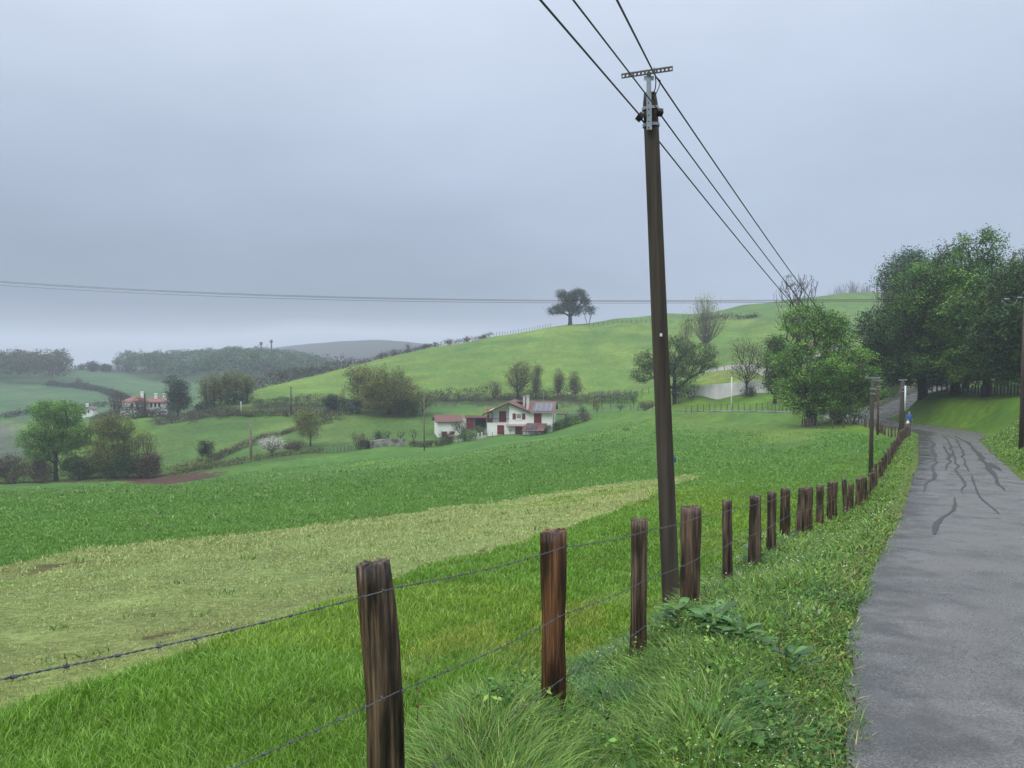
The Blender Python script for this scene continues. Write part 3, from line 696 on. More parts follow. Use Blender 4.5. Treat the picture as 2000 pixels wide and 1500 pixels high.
def tree(name, px, d, w_px, top_py, label, cat='tree', group=None, kind='mid', z0=.3, n=260, m=26, leaf=.30, spread=.55, trunk=None, bark=None, blobs=None,
         stems=1, upward=0., spread0=0., k=9, rt=None, seed=None, bare=0.0, flat=.5, var=.22, gz=None, jit=.12, r_tip=.02, leafpos=1.0, lean=(0,0), droop=0):
    NTREE[0] += 1; rg = np.random.default_rng(seed if seed is not None else 100+NTREE[0])
    loc, w, h = size_at(px, d, w_px, top_py, gz)
    root = empty(name, loc, 0, 1, label, cat, group)
    B = [(b[0]*w, b[1]*w, b[2]*h, b[3]*w, b[4]*w, b[5]*h) for b in blobs] if blobs else crown_blobs(rg, w, h*.97, h*z0, k)
    th = h*(trunk if trunk is not None else z0*1.15)
    arr, par, r, term = grow(rg, B, n, th, stems=stems, upward=upward, spread0=spread0*w, jit=jit, r_tip=r_tip, lean=(lean[0]*w, lean[1]*w))
    limbs_mesh('trunk', arr, par, r, bark or M_bark, root, rmax=rt or max(.10, h*.032))
    if m > 0:
        c = arr[term]
        if leafpos < 1: c = c[rg.random(len(c)) < leafpos]
        leaves_mesh('crown', rg, c, spread, m, leaf, LV[kind], M_leaf, root, flat, var, droop=droop)
    return root
def bush(name, px, d, w_px, top_py, label, kind='mid', cat='bush', group=None, n=90, m=30, leaf=.2, spread=.35, gz=None, bark=None, stems=5, var=.2, depth=1.0, leafpos=1., deep=0):
    NTREE[0] += 1; rg = np.random.default_rng(300+NTREE[0])
    loc, w, h = size_at(px, d, w_px, top_py, gz); root = empty(name, loc, 0, 1, label, cat, group)
    B = [(0, 0, h*.45, w*.42, w*.42*depth, h*.45)] + [(rg.uniform(-.32, .32)*w, rg.uniform(-.3, .3)*w*depth, h*rg.uniform(.3, .72), w*.2, w*.2, h*.24) for _ in range(6)]
    arr, par, r, term = grow(rg, B, n, h*.3, stems=stems, spread0=w*.28, r_tip=.012)
    limbs_mesh('stems', arr, par, r, bark or M_bark, root, rmax=.07)
    if m: leaves_mesh('foliage', rg, arr[term][rg.random(len(term)) <= leafpos], spread, m, leaf, LV[kind], M_leaf, root, .3, var)
    return root
def hedge(pts, h, w, label, kind='dark', leaf=.25, dens=9, name='hedge', group=None, kinds=None, rough=.35, up=0.0):
    """pts: world (x, y) polyline; one rambling hedge following the ground"""
    NTREE[0] += 1; rg = np.random.default_rng(500+NTREE[0])
    P = np.array([p[:2] for p in pts], float); seg = np.hypot(*np.diff(P, axis=0).T); s = np.concatenate([[0], np.cumsum(seg)])
    L_ = s[-1]; n = int(L_*dens); t = rg.random(n)*L_; x = np.interp(t, s, P[:, 0]); y = np.interp(t, s, P[:, 1])
    hh = h*(1 + rough*(vnoise(t, t*0, 3.1, 61)*2 + vnoise(t, t*0, 9.0, 62)*1.6)); 
    x = x + rg.normal(0, w*.42, n); y = y + rg.normal(0, w*.42, n); f = rg.random(n)**.7
    z = G(x, y) + f*np.maximum(hh, .25*h)
    x0, y0 = P[0]; z0_ = g1(x0, y0); root = empty(name, (x0, y0, z0_), 0, 1, label, 'hedge', group)
    c = np.c_[x-x0, y-y0, z-z0_]
    cols = LV[kind] + (LV[kinds] if kinds else [])
    leaves_mesh('foliage', rg, c, leaf*1.3, 9, leaf, cols, M_leaf, root, .2, .25)
    # bare stems inside
    k = max(6, int(L_*1.5)); tt = rg.random(k)*L_; sx = np.interp(tt, s, P[:, 0]) - x0; sy = np.interp(tt, s, P[:, 1]) - y0; gz = G(sx+x0, sy+y0) - z0_
    mb = MB()
    for i in range(min(k, 140)):
        hx = h*rg.uniform(.6, 1.15); mb.tube([(sx[i], sy[i], gz[i]-.1), (sx[i]+rg.normal(0,.2), sy[i]+rg.normal(0,.2), gz[i]+hx*.6), (sx[i]+rg.normal(0,.45), sy[i]+rg.normal(0,.45), gz[i]+hx)], [.04, .025, .01], 3, False)
    mb.build('stems', M_barkd, root)
    return root
def pts_on(*rows):
    return [on(px, d) for px, d in rows]

# -- beside the road on the right
tree('leafy_tree', 1584, 98, 176, 562, 'tall leafy tree left of the road bend, left one of the pair', kind='spring', z0=.05, n=640, m=60, leaf=.22, spread=.42, stems=2, spread0=.05, k=13, group='leafy trees by the road bend', trunk=.3)
tree('leafy_tree', 1636, 95, 170, 622, 'lower leafy tree by the road bend, right one of the pair with several trunks', kind='spring', z0=.03, n=560, m=56, leaf=.2, spread=.40, stems=3, spread0=.08, k=12, group='leafy trees by the road bend', trunk=.25)
bush('bush', 1665, 92, 90, 768, 'loose light bush at the foot of the leafy trees by the road bend', kind='mid', n=120, m=24, leaf=.2)
big = 'big dark trees on the bank right of the road'
tree('bank_tree', 1803, 99, 250, 560, 'broad dark tree on the bank, leftmost of the row with a leaning trunk', kind='dark', z0=.06, n=820, m=72, leaf=.24, spread=.46, group=big, trunk=.3, rt=.5, bark=M_barkd, k=14, blobs=[(0,0,.20,.44,.38,.11),(-.1,-.1,.34,.46,.4,.14),(-.25,0,.6,.3,.35,.22),(.1,0,.75,.35,.35,.22),(.3,.1,.55,.25,.3,.25),(-.45,0,.45,.2,.25,.14),(0,0,.42,.4,.3,.12),(-.1,.1,.9,.2,.2,.1)], lean=(-.04, 0))
tree('bank_tree', 1866, 96, 262, 447, 'tallest tree of the bank row with a light green domed top', kind='mid', z0=.05, n=1250, m=72, leaf=.25, spread=.46, group=big, trunk=.26, rt=.55, bark=M_barkd, blobs=[(-.15,-.1,.18,.34,.34,.10),(.15,-.15,.36,.42,.36,.14),(-.1,-.1,.26,.36,.34,.12),(.25,-.1,.28,.25,.3,.12),(0,0,.62,.36,.36,.24),(.12,-.05,.88,.17,.18,.11),(-.22,0,.66,.24,.25,.14),(.3,.05,.7,.2,.22,.14),(-.36,-.1,.5,.18,.2,.12),(.36,0,.46,.2,.22,.14),(-.05,-.25,.45,.3,.2,.12)])
tree('bank_tree', 1926, 88, 220, 505, 'dark rounded tree of the bank row, second from the right', kind='mid', z0=.05, n=820, m=72, leaf=.24, spread=.46, group=big, trunk=.28, rt=.45, bark=M_barkd, k=14)
tree('bank_tree', 2020, 80, 260, 490, 'dark tree of the bank row cut by the right edge of the photo', kind='dark', z0=.05, n=760, m=72, leaf=.24, spread=.46, group=big, trunk=.28, rt=.45, bark=M_barkd, k=14)
tree('bank_tree', 1885, 104, 170, 560, 'dark green tree crowded behind the tallest bank tree', kind='dark', z0=.06, n=600, m=60, leaf=.26, spread=.46, group=big, trunk=.3, rt=.4, bark=M_barkd, k=12)
tree('bank_tree', 1740, 124, 110, 590, 'small dark tree at the left foot of the big bank trees', kind='mid', z0=.03, n=480, m=60, leaf=.25, spread=.46, group=big, trunk=.25, rt=.3, bark=M_barkd, k=10)
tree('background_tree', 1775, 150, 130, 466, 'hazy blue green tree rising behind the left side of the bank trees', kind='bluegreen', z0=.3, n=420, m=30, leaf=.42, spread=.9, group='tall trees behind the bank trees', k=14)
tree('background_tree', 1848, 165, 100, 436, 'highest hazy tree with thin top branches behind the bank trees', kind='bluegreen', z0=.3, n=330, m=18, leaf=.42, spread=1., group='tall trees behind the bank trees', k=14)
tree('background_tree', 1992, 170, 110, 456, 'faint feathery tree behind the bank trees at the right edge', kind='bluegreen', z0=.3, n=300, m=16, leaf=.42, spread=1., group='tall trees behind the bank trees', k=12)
tree('bare_tree', 1722, 215, 70, 508, 'leafless greyish purple tree behind the left edge of the bank trees', n=420, m=0, bark=M_barkp, z0=.2, rt=.35, upward=.4, r_tip=.03)
for i, (px, d, w, tp, lb) in enumerate([(1640,410,42,543,'faint leafless tree on the hill top, left of its hazy row'),(1662,415,44,538,'faint leafless tree on the hill top, middle of its hazy row'),(1688,420,42,545,'faint leafless tree on the hill top, right of its hazy row'),(1618,408,40,560,'low faint bush-like tree at the left end of the hazy hill top row')]):
    tree('bare_tree', px, d, w, tp, lb, n=240, m=0, bark=M_barkp, z0=.15, rt=.35, upward=.5, r_tip=.05, group='hazy leafless trees on the hill top')
t_ = tree('mistletoe_tree', 1560, 205, 104, 513, 'round leafless tree with dark mistletoe balls above the leafy roadside tree', n=560, m=0, bark=M_barkd, z0=.2, rt=.5, upward=.25, r_tip=.035, trunk=.25, k=14)
rg = np.random.default_rng(3); _, w_, h_ = size_at(1560, 205, 104, 513)
for dx, fz in ((-.19,.86),(-.2,.76),(-.14,.77),(.0,.76),(.2,.52),(.08,.50),(.26,.44),(-.28,.34),(-.22,.3),(-.1,.38)):
    c = np.array([[dx*w_, rg.normal(0,.8), fz*h_]]); leaves_mesh('mistletoe', rg, c, .38, 60, .3, LV['ivy'], M_leaf, t_)
tree('yard_tree', 1458, 141, 92, 655, 'thin wide tree with few leaves standing at the grey retaining wall', kind='olive', z0=.25, n=380, m=12, leaf=.2, spread=.5, trunk=.28, rt=.2, bark=M_barkd, k=10)
bush('bush', 1460, 139.5, 34, 752, 'small dark bush round the trunk at the retaining wall', kind='ivy', n=40, m=20)
tree('oak_tree', 1318, 146, 168, 648, 'spreading oak with reddish green leaves and ivy trunk behind the big utility pole', kind='oak', z0=.22, n=520, m=44, leaf=.24, spread=.42, trunk=.3, rt=.35, bark=M_barkd, blobs=[(-.28,0,.62,.2,.25,.16),(0,0,.78,.22,.25,.16),(.25,0,.7,.22,.25,.16),(.38,0,.58,.12,.2,.1),(-.38,0,.4,.13,.2,.1),(.1,0,.5,.25,.25,.15),(-.1,.1,.55,.25,.25,.12)])
bush('ivy_mass', 1326, 145.5, 36, 735, 'dark ivy mass wrapped round the foot of the spreading oak', kind='ivy', n=90, m=26, cat='ivy')
bush('bush', 1350, 145, 34, 724, 'small green bush on the right of the ivy covered oak foot', kind='mid', n=50, m=22)
tree('slender_tree', 1376, 226, 88, 570, 'tall open tree with pale new leaves rising above the spreading oak', kind='pale', z0=.25, n=420, m=6, leaf=.32, spread=.7, trunk=.22, rt=.3, upward=.5, bark=M_barkg, k=12, r_tip=.03)
tree('slender_tree', 1338, 224, 40, 600, 'thin greenish tree just left of the tall open tree', kind='olive', z0=.2, n=180, m=10, leaf=.3, spread=.6, trunk=.25, rt=.15, upward=.4, bark=M_bark)
tree('slender_tree', 1514, 126, 60, 640, 'dark brownish tree at the left edge of the leafy roadside pair', kind='oak', z0=.12, n=320, m=44, leaf=.25, spread=.5, rt=.3, bark=M_barkd)
tree('garden_tree', 1724, 118, 62, 684, 'brownish budding tree behind the two thin roadside poles', kind='olive', z0=.2, n=220, m=14, leaf=.2, spread=.45, rt=.15)
tree('blossom_tree', 1778, 140, 50, 696, 'small pinkish blossom tree beside the parked car', kind='brown', z0=.25, n=160, m=14, leaf=.2, spread=.4, rt=.12)
hedge([on(1700,115), on(1738,117), on(1752,119)], 1.1, .9, 'low clipped green hedge by the lane behind the pole with the white conduit', 'mid', leaf=.14, dens=60)
hedge([on(1795,121), on(1835,124), on(1850,126)], .8, .8, 'low green hedge under the parked car', 'dark', leaf=.14, dens=50)
hedge([on(1930,100), on(1990,98), on(2060,95)], 1.2, 1.0, 'dark scrubby hedge under the rightmost bank trees', 'dark', leaf=.18, dens=40, kinds='olive')

# -- hill, ridge and foot of the hill
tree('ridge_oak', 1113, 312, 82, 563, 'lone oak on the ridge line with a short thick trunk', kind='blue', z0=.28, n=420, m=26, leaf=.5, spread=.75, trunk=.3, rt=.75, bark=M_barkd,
     blobs=[(-.38,0,.40,.14,.2,.12),(-.2,0,.45,.16,.2,.13),(-.2,0,.82,.11,.18,.15),(0,0,.72,.16,.2,.16),(.2,0,.80,.17,.2,.17),(.34,0,.64,.1,.15,.1),(.14,0,.42,.14,.2,.14),(-.02,0,.5,.16,.2,.14)])
tree('ridge_tree', 1148, 311, 32, 594, 'small thin-stemmed tree on the ridge right beside the lone oak', kind='blue', z0=.5, n=90, m=12, leaf=.45, spread=.6, stems=4, spread0=.2, trunk=.5, rt=.1)
for px, d, w, tp, lb in [(797,286,9,667,'upright leafless shrub on the ridge hedge, tallest of its row'),(829,290,10,671,'small leafless shrub on the ridge hedge right of the tallest shrub'),(877,295,18,660,'rounded leafless shrub on the ridge hedge'),(912,298,12,655,'narrow leafless shrub on the ridge hedge left of the last one'),(946,301,14,652,'last leafless shrub on the ridge hedge before the fence posts'),
                         (768,283,20,682,'low spreading shrub on the ridge hedge'),(745,280,14,687,'lowest dark shrub on the ridge hedge above the round tree')]:
    tree('ridge_shrub', px, d, w, tp, lb, cat='shrub', n=70, m=2, kind='brown', leaf=.3, bark=M_barkp, z0=.1, rt=.1, stems=3, spread0=.15, upward=.4, r_tip=.04, group='leafless shrubs on the ridge')
def ridge_pts(a, b, off=0, n=14):
    R = np.array(RIDGE); out = []
    for px in np.linspace(a, b, n):
        d = np.interp(px, R[:, 0], R[:, 2]) + off; out.append(on(px, d))
    return out
hedge(ridge_pts(395, 700, 1.5), 3.2, 1.8, 'dark wild hedge climbing the left end of the ridge', 'brown', leaf=.45, dens=9, kinds='ivy')
hedge(ridge_pts(700, 960, 1.5), 1.3, 1.0, 'low dark hedge along the ridge above the bright field', 'ivy', leaf=.35, dens=9, kinds='brown')
hedge(pts_on((1360,298),(1420,300),(1478,298)), 1.6, 1.2, 'short dark hedge across the upper hill pasture', 'ivy', leaf=.4, dens=10)
tree('round_tree', 762, 176, 150, 699, 'large round tree with rusty new leaves at the foot of the bright hill', kind='rust', z0=.04, n=760, m=54, leaf=.26, spread=.55, trunk=.25, rt=.5, bark=M_barkd, k=16, var=.25)
tree('round_tree', 704, 180, 66, 704, 'lighter green tree on the left side of the large round tree', kind='olive', z0=.15, n=190, m=18, leaf=.34, spread=.7, rt=.25, var=.2)
tree('round_tree', 826, 172, 56, 750, 'small brownish tree on the right side of the large round tree', kind='rust', z0=.2, n=200, m=14, leaf=.26, spread=.5, rt=.18)
tree('young_tree', 668, 183, 20, 752, 'thin young tree between the dark bush and the large round tree', kind='olive', z0=.2, n=70, m=8, leaf=.25, spread=.4, rt=.08, upward=.4)
bush('bush', 648, 184, 38, 764, 'dark evergreen bush in the hedge left of the large round tree', kind='blue', n=100, m=30, leaf=.3)
bush('bush', 792, 172, 60, 785, 'dark bush under the large round tree', kind='dark', n=100, m=30, leaf=.3)
bush('bush', 690, 178, 60, 778, 'low dark bush at the left foot of the large round tree', kind='blue', n=100, m=26, leaf=.3)
hedge(pts_on((500,189),(560,191),(620,190),(690,189)), 2.0, 1.6, 'brown hedge at the foot of the bright hill left of the large round tree', 'brown', dens=22, kinds='ivy')
hedge(pts_on((836,193),(900,193),(980,194),(1060,194),(1140,192)), 2.6, 1.6, 'brown hedge at the foot of the bright hill behind the farmhouse with red shutters', 'brown', dens=24, kinds='ivy')
hedge(pts_on((1140,190),(1190,184),(1240,178)), 1.6, 2.4, 'green brambly hedge bank above the little lane', 'mid', dens=20, kinds='ivy')
hedge(pts_on((300,178),(400,182),(500,181),(600,176),(668,170)), 1.5, 1.3, 'low dark hedge along the top of the left meadow', 'brown', dens=20, kinds='ivy')
bush('bush', 486, 180, 24, 800, 'pale green bush in the low dark hedge of the left meadow', kind='olive', n=60, m=22)
M_ = 'trees behind the house with red shutters'
tree('bare_tree', 1012, 197, 66, 700, 'dark crooked tree with few leaves behind the house with red shutters', kind='olive', z0=.15, n=480, m=12, leaf=.25, spread=.5, bark=M_barkd, rt=.35, group=M_, r_tip=.03)
tree('bare_tree', 966, 197, 34, 742, 'low brownish tree left of the dark crooked tree', kind='olive', z0=.15, n=160, m=6, leaf=.22, spread=.4, bark=M_bark, rt=.12, stems=3, spread0=.1, upward=.3, group=M_)
for px, w, tp, lb in [(1046,36,704,'upright pale tree just right of the dark crooked tree'),(1090,33,711,'upright pale tree above the solar roof of the house'),(1124,36,717,'last upright pale tree on the right behind the house')]:
    tree('upright_tree', px, 197, w, tp, lb, kind='olive', z0=.12, n=260, m=10, leaf=.22, spread=.4, bark=M_barkg, rt=.16, upward=.75, trunk=.15, r_tip=.03, group=M_)
# -- middle distance left
tree('yellow_tree', 605, 140, 64, 787, 'slim tree with yellowish new leaves in the middle of the left meadow', kind='rust', z0=.12, n=380, m=22, leaf=.17, spread=.45, rt=.14, trunk=.35, bark=M_bark, upward=.3, leafpos=.9)
tree('blossom_tree', 530, 134, 58, 852, 'small tree covered in white blossom beside the meadow pole', kind='blossom', z0=.3, n=300, m=18, leaf=.14, spread=.35, rt=.16, trunk=.3, bark=M_barkd, upward=.3)
bush('bush', 570, 135, 44, 858, 'dark rounded leafless bush right of the white blossom tree', kind='brown', n=220, m=8, leaf=.16, bark=M_barkd)
bush('ivy_stump', 404, 136, 34, 853, 'dark ivy covered leaning stump in the left meadow', kind='ivy', n=110, m=30, leaf=.18, cat='stump', stems=1)
hedge(pts_on((404,138),(470,148),(540,156),(600,163),(645,167)), 1.0, .7, 'narrow brown hedge running diagonally across the left meadow', 'brown', dens=24, leaf=.2)
hedge(pts_on((350,131),(400,130),(470,129),(560,131),(630,133)), .8, 1.0, 'low bramble strip along the far edge of the big field', 'brown', dens=26, leaf=.18, kinds='olive')
tree('field_tree', 104, 131, 140, 774, 'large spreading light green tree at the left edge of the big field', kind='spring', z0=.16, n=860, m=50, leaf=.2, spread=.42, rt=.32, trunk=.32, bark=M_barkd, k=14,
     blobs=[(-.05,0,.62,.28,.3,.16),(-.12,0,.82,.2,.25,.12),(.18,0,.80,.22,.25,.15),(-.38,0,.5,.14,.2,.1),(.36,0,.55,.14,.2,.14),(.05,.1,.45,.35,.3,.1),(-.2,0,.34,.2,.2,.08)])
tree('field_tree', 212, 131, 110, 804, 'olive green bushy tree right of the large spreading tree', kind='olive', z0=.04, n=620, m=44, leaf=.2, spread=.5, rt=.2, stems=4, spread0=.08, k=12)
tree('field_tree', 276, 131, 70, 830, 'brownish many-stemmed tree with bare upper twigs at the field edge', kind='olive', z0=.05, n=420, m=16, leaf=.18, spread=.45, rt=.12, stems=5, spread0=.14, upward=.35, bark=M_bark)
for px, w, tp, kd, lb in [(18,60,880,'brown','brown leafless bush at the left edge of the photo'),(75,60,896,'brown','low brown bush under the large spreading tree'),(150,80,888,'dark','dark bush between the two field edge trees'),(232,90,884,'dark','broad dark bush below the olive tree'),(290,40,880,'brown','reddish brown bush at the right end of the field edge trees'),(-40,80,876,'brown','brown leafless bush just off the left edge')]:
    bush('bush', px, 130, w, tp, lb, kind=kd, n=200, m=20 if kd == 'brown' else 34, leaf=.2, bark=M_barkp if kd == 'brown' else M_barkd, group='bushes under the field edge trees')
tree('dark_tree', 346, 203, 54, 728, 'dense dark green tree just right of the red roofed house', kind='blue', z0=.08, n=240, m=34, leaf=.36, spread=.7, rt=.25)
cp_ = 'tall leafless trees of the copse'
for i, (px, tp, lb) in enumerate([(402,728,'leftmost'),(417,722,'second from the left'),(431,724,'third from the left'),(444,720,'fourth from the left'),(457,716,'fifth from the left, ivy dark'),(470,719,'sixth from the left'),(482,728,'rightmost and widest')]):
    tree('copse_tree', px, 196 + (i % 3)*3, 34, tp, 'tall bare tree of the copse above the left meadow, '+lb, kind='olive', z0=.2, n=190, m=12, leaf=.26, spread=.55, bark=M_bark if i != 4 else M_barkd, rt=.22, trunk=.42, upward=.6, group=cp_, r_tip=.03)
hedge(pts_on((385,195),(440,196),(492,195)), 2.2, 2.0, 'dark undergrowth at the foot of the bare copse', 'ivy', dens=34, leaf=.3)
tree('purple_tree', 228, 216, 44, 752, 'rounded purplish leafless tree in front of the distant houses', kind='brown', z0=.15, n=420, m=4, leaf=.25, bark=M_barkp, rt=.25, upward=.3, r_tip=.03)
tree('purple_tree', 276, 210, 34, 774, 'lower purplish tree between the two red roofed houses', kind='brown', z0=.12, n=300, m=6, leaf=.25, bark=M_barkp, rt=.18, upward=.3, r_tip=.03)
hedge(pts_on((185,214),(230,208),(290,205),(340,203)), 2.6, 2.4, 'dark scrub round the foot of the distant houses', 'brown', dens=26, leaf=.3, kinds='ivy')
hedge(pts_on((0,300),(60,312),(150,322),(205,330)), 1.5, 1.2, 'dark field hedge low on the far left', 'ivy', dens=8, leaf=.5)
hedge(pts_on((90,447),(150,430),(200,405),(250,352)), 2.2, 2.0, 'dark hedge crossing the far left fields', 'ivy', dens=7, leaf=.6)
tree('distant_tree', 155, 425, 18, 738, 'thin grey leafless tree in the far left fields', n=110, m=3, kind='brown', leaf=.5, rt=.2, upward=.4, r_tip=.06, bark=M_barkp)
for i, (px, d, w, tp, lb) in enumerate([(181,570,20,706,'round dark tree on the far skyline, leftmost of its row'),(207,575,22,712,'low dark tree on the far skyline, second of its row'),(232,580,20,700,'tall thin tree on the far skyline'),(254,575,28,704,'wide dark tree on the far skyline next to the wood'),(160,590,14,712,'pale bare tree on the far skyline')]):
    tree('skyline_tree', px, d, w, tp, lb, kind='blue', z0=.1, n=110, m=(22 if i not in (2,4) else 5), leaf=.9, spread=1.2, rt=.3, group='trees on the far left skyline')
hedge(pts_on((-40,133),(60,133),(150,133),(230,133),(300,133)), 3.6, 2.2, 'tangled brown green undergrowth linking the field edge trees', 'brown', dens=60, leaf=.22, kinds='olive', rough=.5)
hedge(pts_on((330,131),(370,132),(410,133)), 1.6, 1.6, 'low grassy brambles below the ivy covered stump', 'olive', dens=40, leaf=.2)
# -- far woods: nobody could count these trees
def wood(name, pts, label, hmin, hmax, kinds, seed, leaf=1.1):
    rg = np.random.default_rng(seed); pts = np.array(pts, float); n = len(pts); z = G(pts[:, 0], pts[:, 1]); x0, y0, z0_ = pts[0,0], pts[0,1], z[0]
    Cc = []; Cl = []
    pal = np.array([c for k in kinds for c in LV[k]])
    for i in range(n):
        h = rg.uniform(hmin, hmax); r_ = h*rg.uniform(.28, .4); m = 26
        u = rg.normal(size=(m, 3)); u /= np.linalg.norm(u, axis=1)[:, None]; u[:, 2] = np.abs(u[:, 2])*1.0 - .25
        c = u*[r_, r_, h*.42] + [pts[i,0]-x0, pts[i,1]-y0, z[i]-z0_+h*.55]; c += rg.normal(0, .5, c.shape); Cc.append(c); Cl.append(np.repeat((pal[rg.integers(0, len(pal))]*rg.uniform(.7, 1.5))[None], m, 0))
    Cc = np.vstack(Cc)
    o = leaves_mesh(name, rg, Cc, leaf*.8, 7, leaf, np.vstack(Cl), M_leaf, None, .3, .15)
    o.location = (x0, y0, z0_); return tag(o, label, 'wood', kind='stuff')
rg = np.random.default_rng(77)
P_ = []
for _ in range(2600):
    px = rg.uniform(240, 690); d = rg.uniform(470, 740)
    a, _e = tanel(px, 750); x, y = a*d, d
    lo = np.interp(px, [240,300,380,450,520,600,690],[560,520,490,480,470,455,440]); hi_ = np.interp(px, [240,320,360,560,640,690],[600,640,720,735,640,560])
    if lo < d < hi_: P_.append((x, y))
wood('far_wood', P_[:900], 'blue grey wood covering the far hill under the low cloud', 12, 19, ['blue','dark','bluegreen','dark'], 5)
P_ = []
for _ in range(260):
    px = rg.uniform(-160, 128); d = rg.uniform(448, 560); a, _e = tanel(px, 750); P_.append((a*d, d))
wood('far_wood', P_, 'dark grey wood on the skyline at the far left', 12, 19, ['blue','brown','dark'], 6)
# ---------------------------------------------------------------- buildings
M_white = material('white render', (.88,.88,.87), .85, (.80,.81,.80), 1.2, bump=.01)
M_whited = material('weathered white render', (.62,.61,.60), .85, (.45,.45,.44), .9)
M_red = material('oxblood paint', (.19,.020,.030), .6, (.15,.016,.024), 3)
M_tile = material('clay roof tiles', (.135,.065,.062), .85, (.20,.105,.098), 6, bump=.05, stretch=(1,1,1))
M_tileo = material('orange roof tiles', (.30,.12,.10), .85, (.24,.10,.085), 5, bump=.03)
M_timber = material('dark timber', (.09,.03,.028), .8)
M_glass = material('window glass', (.03,.035,.04), .15, spec=.6)
M_frame = material('white frame', (.78,.78,.78), .6)
M_dark = material('unlit interior', (.05,.048,.047), .9)
M_metal = material('galvanised steel', (.45,.47,.48), .45, (.36,.38,.40), 8, metal=.6)
M_concrete = material('stained concrete', (.80,.78,.80), .9, (.62,.61,.63), .6, stretch=(1,1,.3))
M_plastic_o = material('orange plastic', (.75,.14,.10), .5)
def tiles_mat(base, name, c1, c2, sx=2.2):
    m = base.copy(); m.name = name; return m
def solar_mat():
    m = bpy.data.materials.new('solar cells'); m.use_nodes = True; n = m.node_tree.nodes; l = m.node_tree.links; b = n['Principled BSDF']
    tcn = n.new('ShaderNodeTexCoord'); br = n.new('ShaderNodeTexBrick'); l.new(tcn.outputs['Object'], br.inputs['Vector']); br.offset = 0
    br.inputs['Color1'].default_value = (.035,.045,.075,1); br.inputs['Color2'].default_value = (.045,.055,.09,1); br.inputs['Mortar'].default_value = (.22,.23,.26,1)
    br.inputs['Scale'].default_value = 1; br.inputs['Brick Width'].default_value = .95; br.inputs['Row Height'].default_value = .55; br.inputs['Mortar Size'].default_value = .03
    l.new(br.outputs['Color'], b.inputs['Base Color']); b.inputs['Roughness'].default_value = .25; b.inputs['Specular IOR Level'].default_value = .6; return m
M_solar = solar_mat()
def roof_slab(mb, p0, p1, p2, p3, t=.16): mb.slab([p0, p1, p2, p3], t)
def wall_holes(mb, x0, x1, y, z0, z1, t): mb.box(x0, x1, y, y+t, z0, z1)
def window(parent, x0, x1, y, z0, z1, bars=2, rows=3, glass=True, arch=False):
    fr = MB(); w = .07
    fr.box(x0, x0+w, y-.05, y+.02, z0, z1); fr.box(x1-w, x1, y-.05, y+.02, z0, z1); fr.box(x0+w, x1-w, y-.05, y+.02, z0, z0+w); fr.box(x0+w, x1-w, y-.05, y+.02, z1-w, z1)
    for k in range(1, bars):
        c = x0 + (x1-x0)*k/bars; fr.box(c-.03, c+.03, y-.045, y+.015, z0+w, z1-w)
    for k in range(1, rows):
        c = z0 + (z1-z0)*k/rows; fr.box(x0+w, x1-w, y-.04, y+.01, c-.02, c+.02)
    f = fr.build('window', M_frame, parent); g = MB(); g.box(x0+.03, x1-.03, y-.02, y-.002, z0+.03, z1-.03); g.build('pane', M_glass, f); return f
def panel_door(parent, x0, x1, y, z0, z1, name='door', mat_=None, planks=6):
    d = MB(); n = max(2, int((x1-x0)/.16)); s = (x1-x0)/n
    for k in range(n): d.box(x0+k*s+.006, x0+(k+1)*s-.006, y-.06, y-.01, z0, z1)
    d.box(x0, x1, y-.075, y-.061, z0+.2, z0+.32); d.box(x0, x1, y-.075, y-.061, z1-.32, z1-.2)
    d.box(x0-.07, x0, y-.05, y, z0, z1+.07); d.box(x1, x1+.07, y-.05, y, z0, z1+.07); d.box(x0, x1, y-.05, y, z1, z1+.07)
    return d.build(name, mat_ or M_red, parent)
# -- the farmhouse with red shutters (local x to the right along the front, y to the back)
hx, hy, hz = W3(951, 849, 149)
house = empty('farmhouse', (hx, hy, hz-.15), math.radians(-7), 1.0, 'white two-storey house with oxblood doors, shutters, balcony and solar roof in the valley', 'house')
gz = lambda x, y: g1(hx + x, hy + y) - (hz-.15)
w = MB()
AP = (4.3, 6.55); EL = (0.0, 4.55); ER = (8.4, 4.85)
w.box(.02, 12.7, .0, .22, -2.0, 2.46)                      # ground floor front
w.box(4.35, 12.7, .0, .22, 2.46, 4.7)                      # upper front, right of the balcony
w.box(0, .22, .22, 9.0, -2.0, 2.46); w.box(0, .22, 1.75, 9.0, 2.46, 4.6); w.box(.22, 12.5, 8.8, 9.0, -2.0, 4.7)
w.box(12.48, 12.70, .22, 8.8, -2.0, 4.7)
w.box(.22, 4.35, 1.6, 1.8, 2.46, 4.6)                      # balcony back wall
w.box(4.35, 4.57, .22, 1.6, 2.46, 5.9)
w.prism([(4.35,4.7),(8.3,4.7),(4.35,6.35)], .0, .22); w.prism([(.3,4.6),(4.35,4.6),(4.35,6.35)], 1.6, 1.8)
w.prismx([(.3,4.7),(8.7,4.7),(4.5,6.15)], 12.48, 12.70)
w.box(.0, 4.4, -.06, 1.6, 2.34, 2.5)                       # balcony floor slab
w.build('wall', M_white, house)
r = MB()
roof_slab(r, (-.75,-.8,4.18), (4.3,-.8,6.55), (4.3,9.4,6.55), (-.75,9.4,4.18), .16)
roof_slab(r, (4.3,-.8,6.55), (8.55,-.8,4.78), (8.55,4.4,4.78), (4.3,4.4,6.55), .16)
roof_slab(r, (4.3,4.4,6.55), (8.6,4.4,4.9), (8.6,9.4,4.9), (4.3,9.4,6.55), .16)
roof_slab(r, (8.3,-.75,4.66), (13.3,-.75,4.66), (13.3,4.5,6.45), (7.0,4.5,6.45), .16)
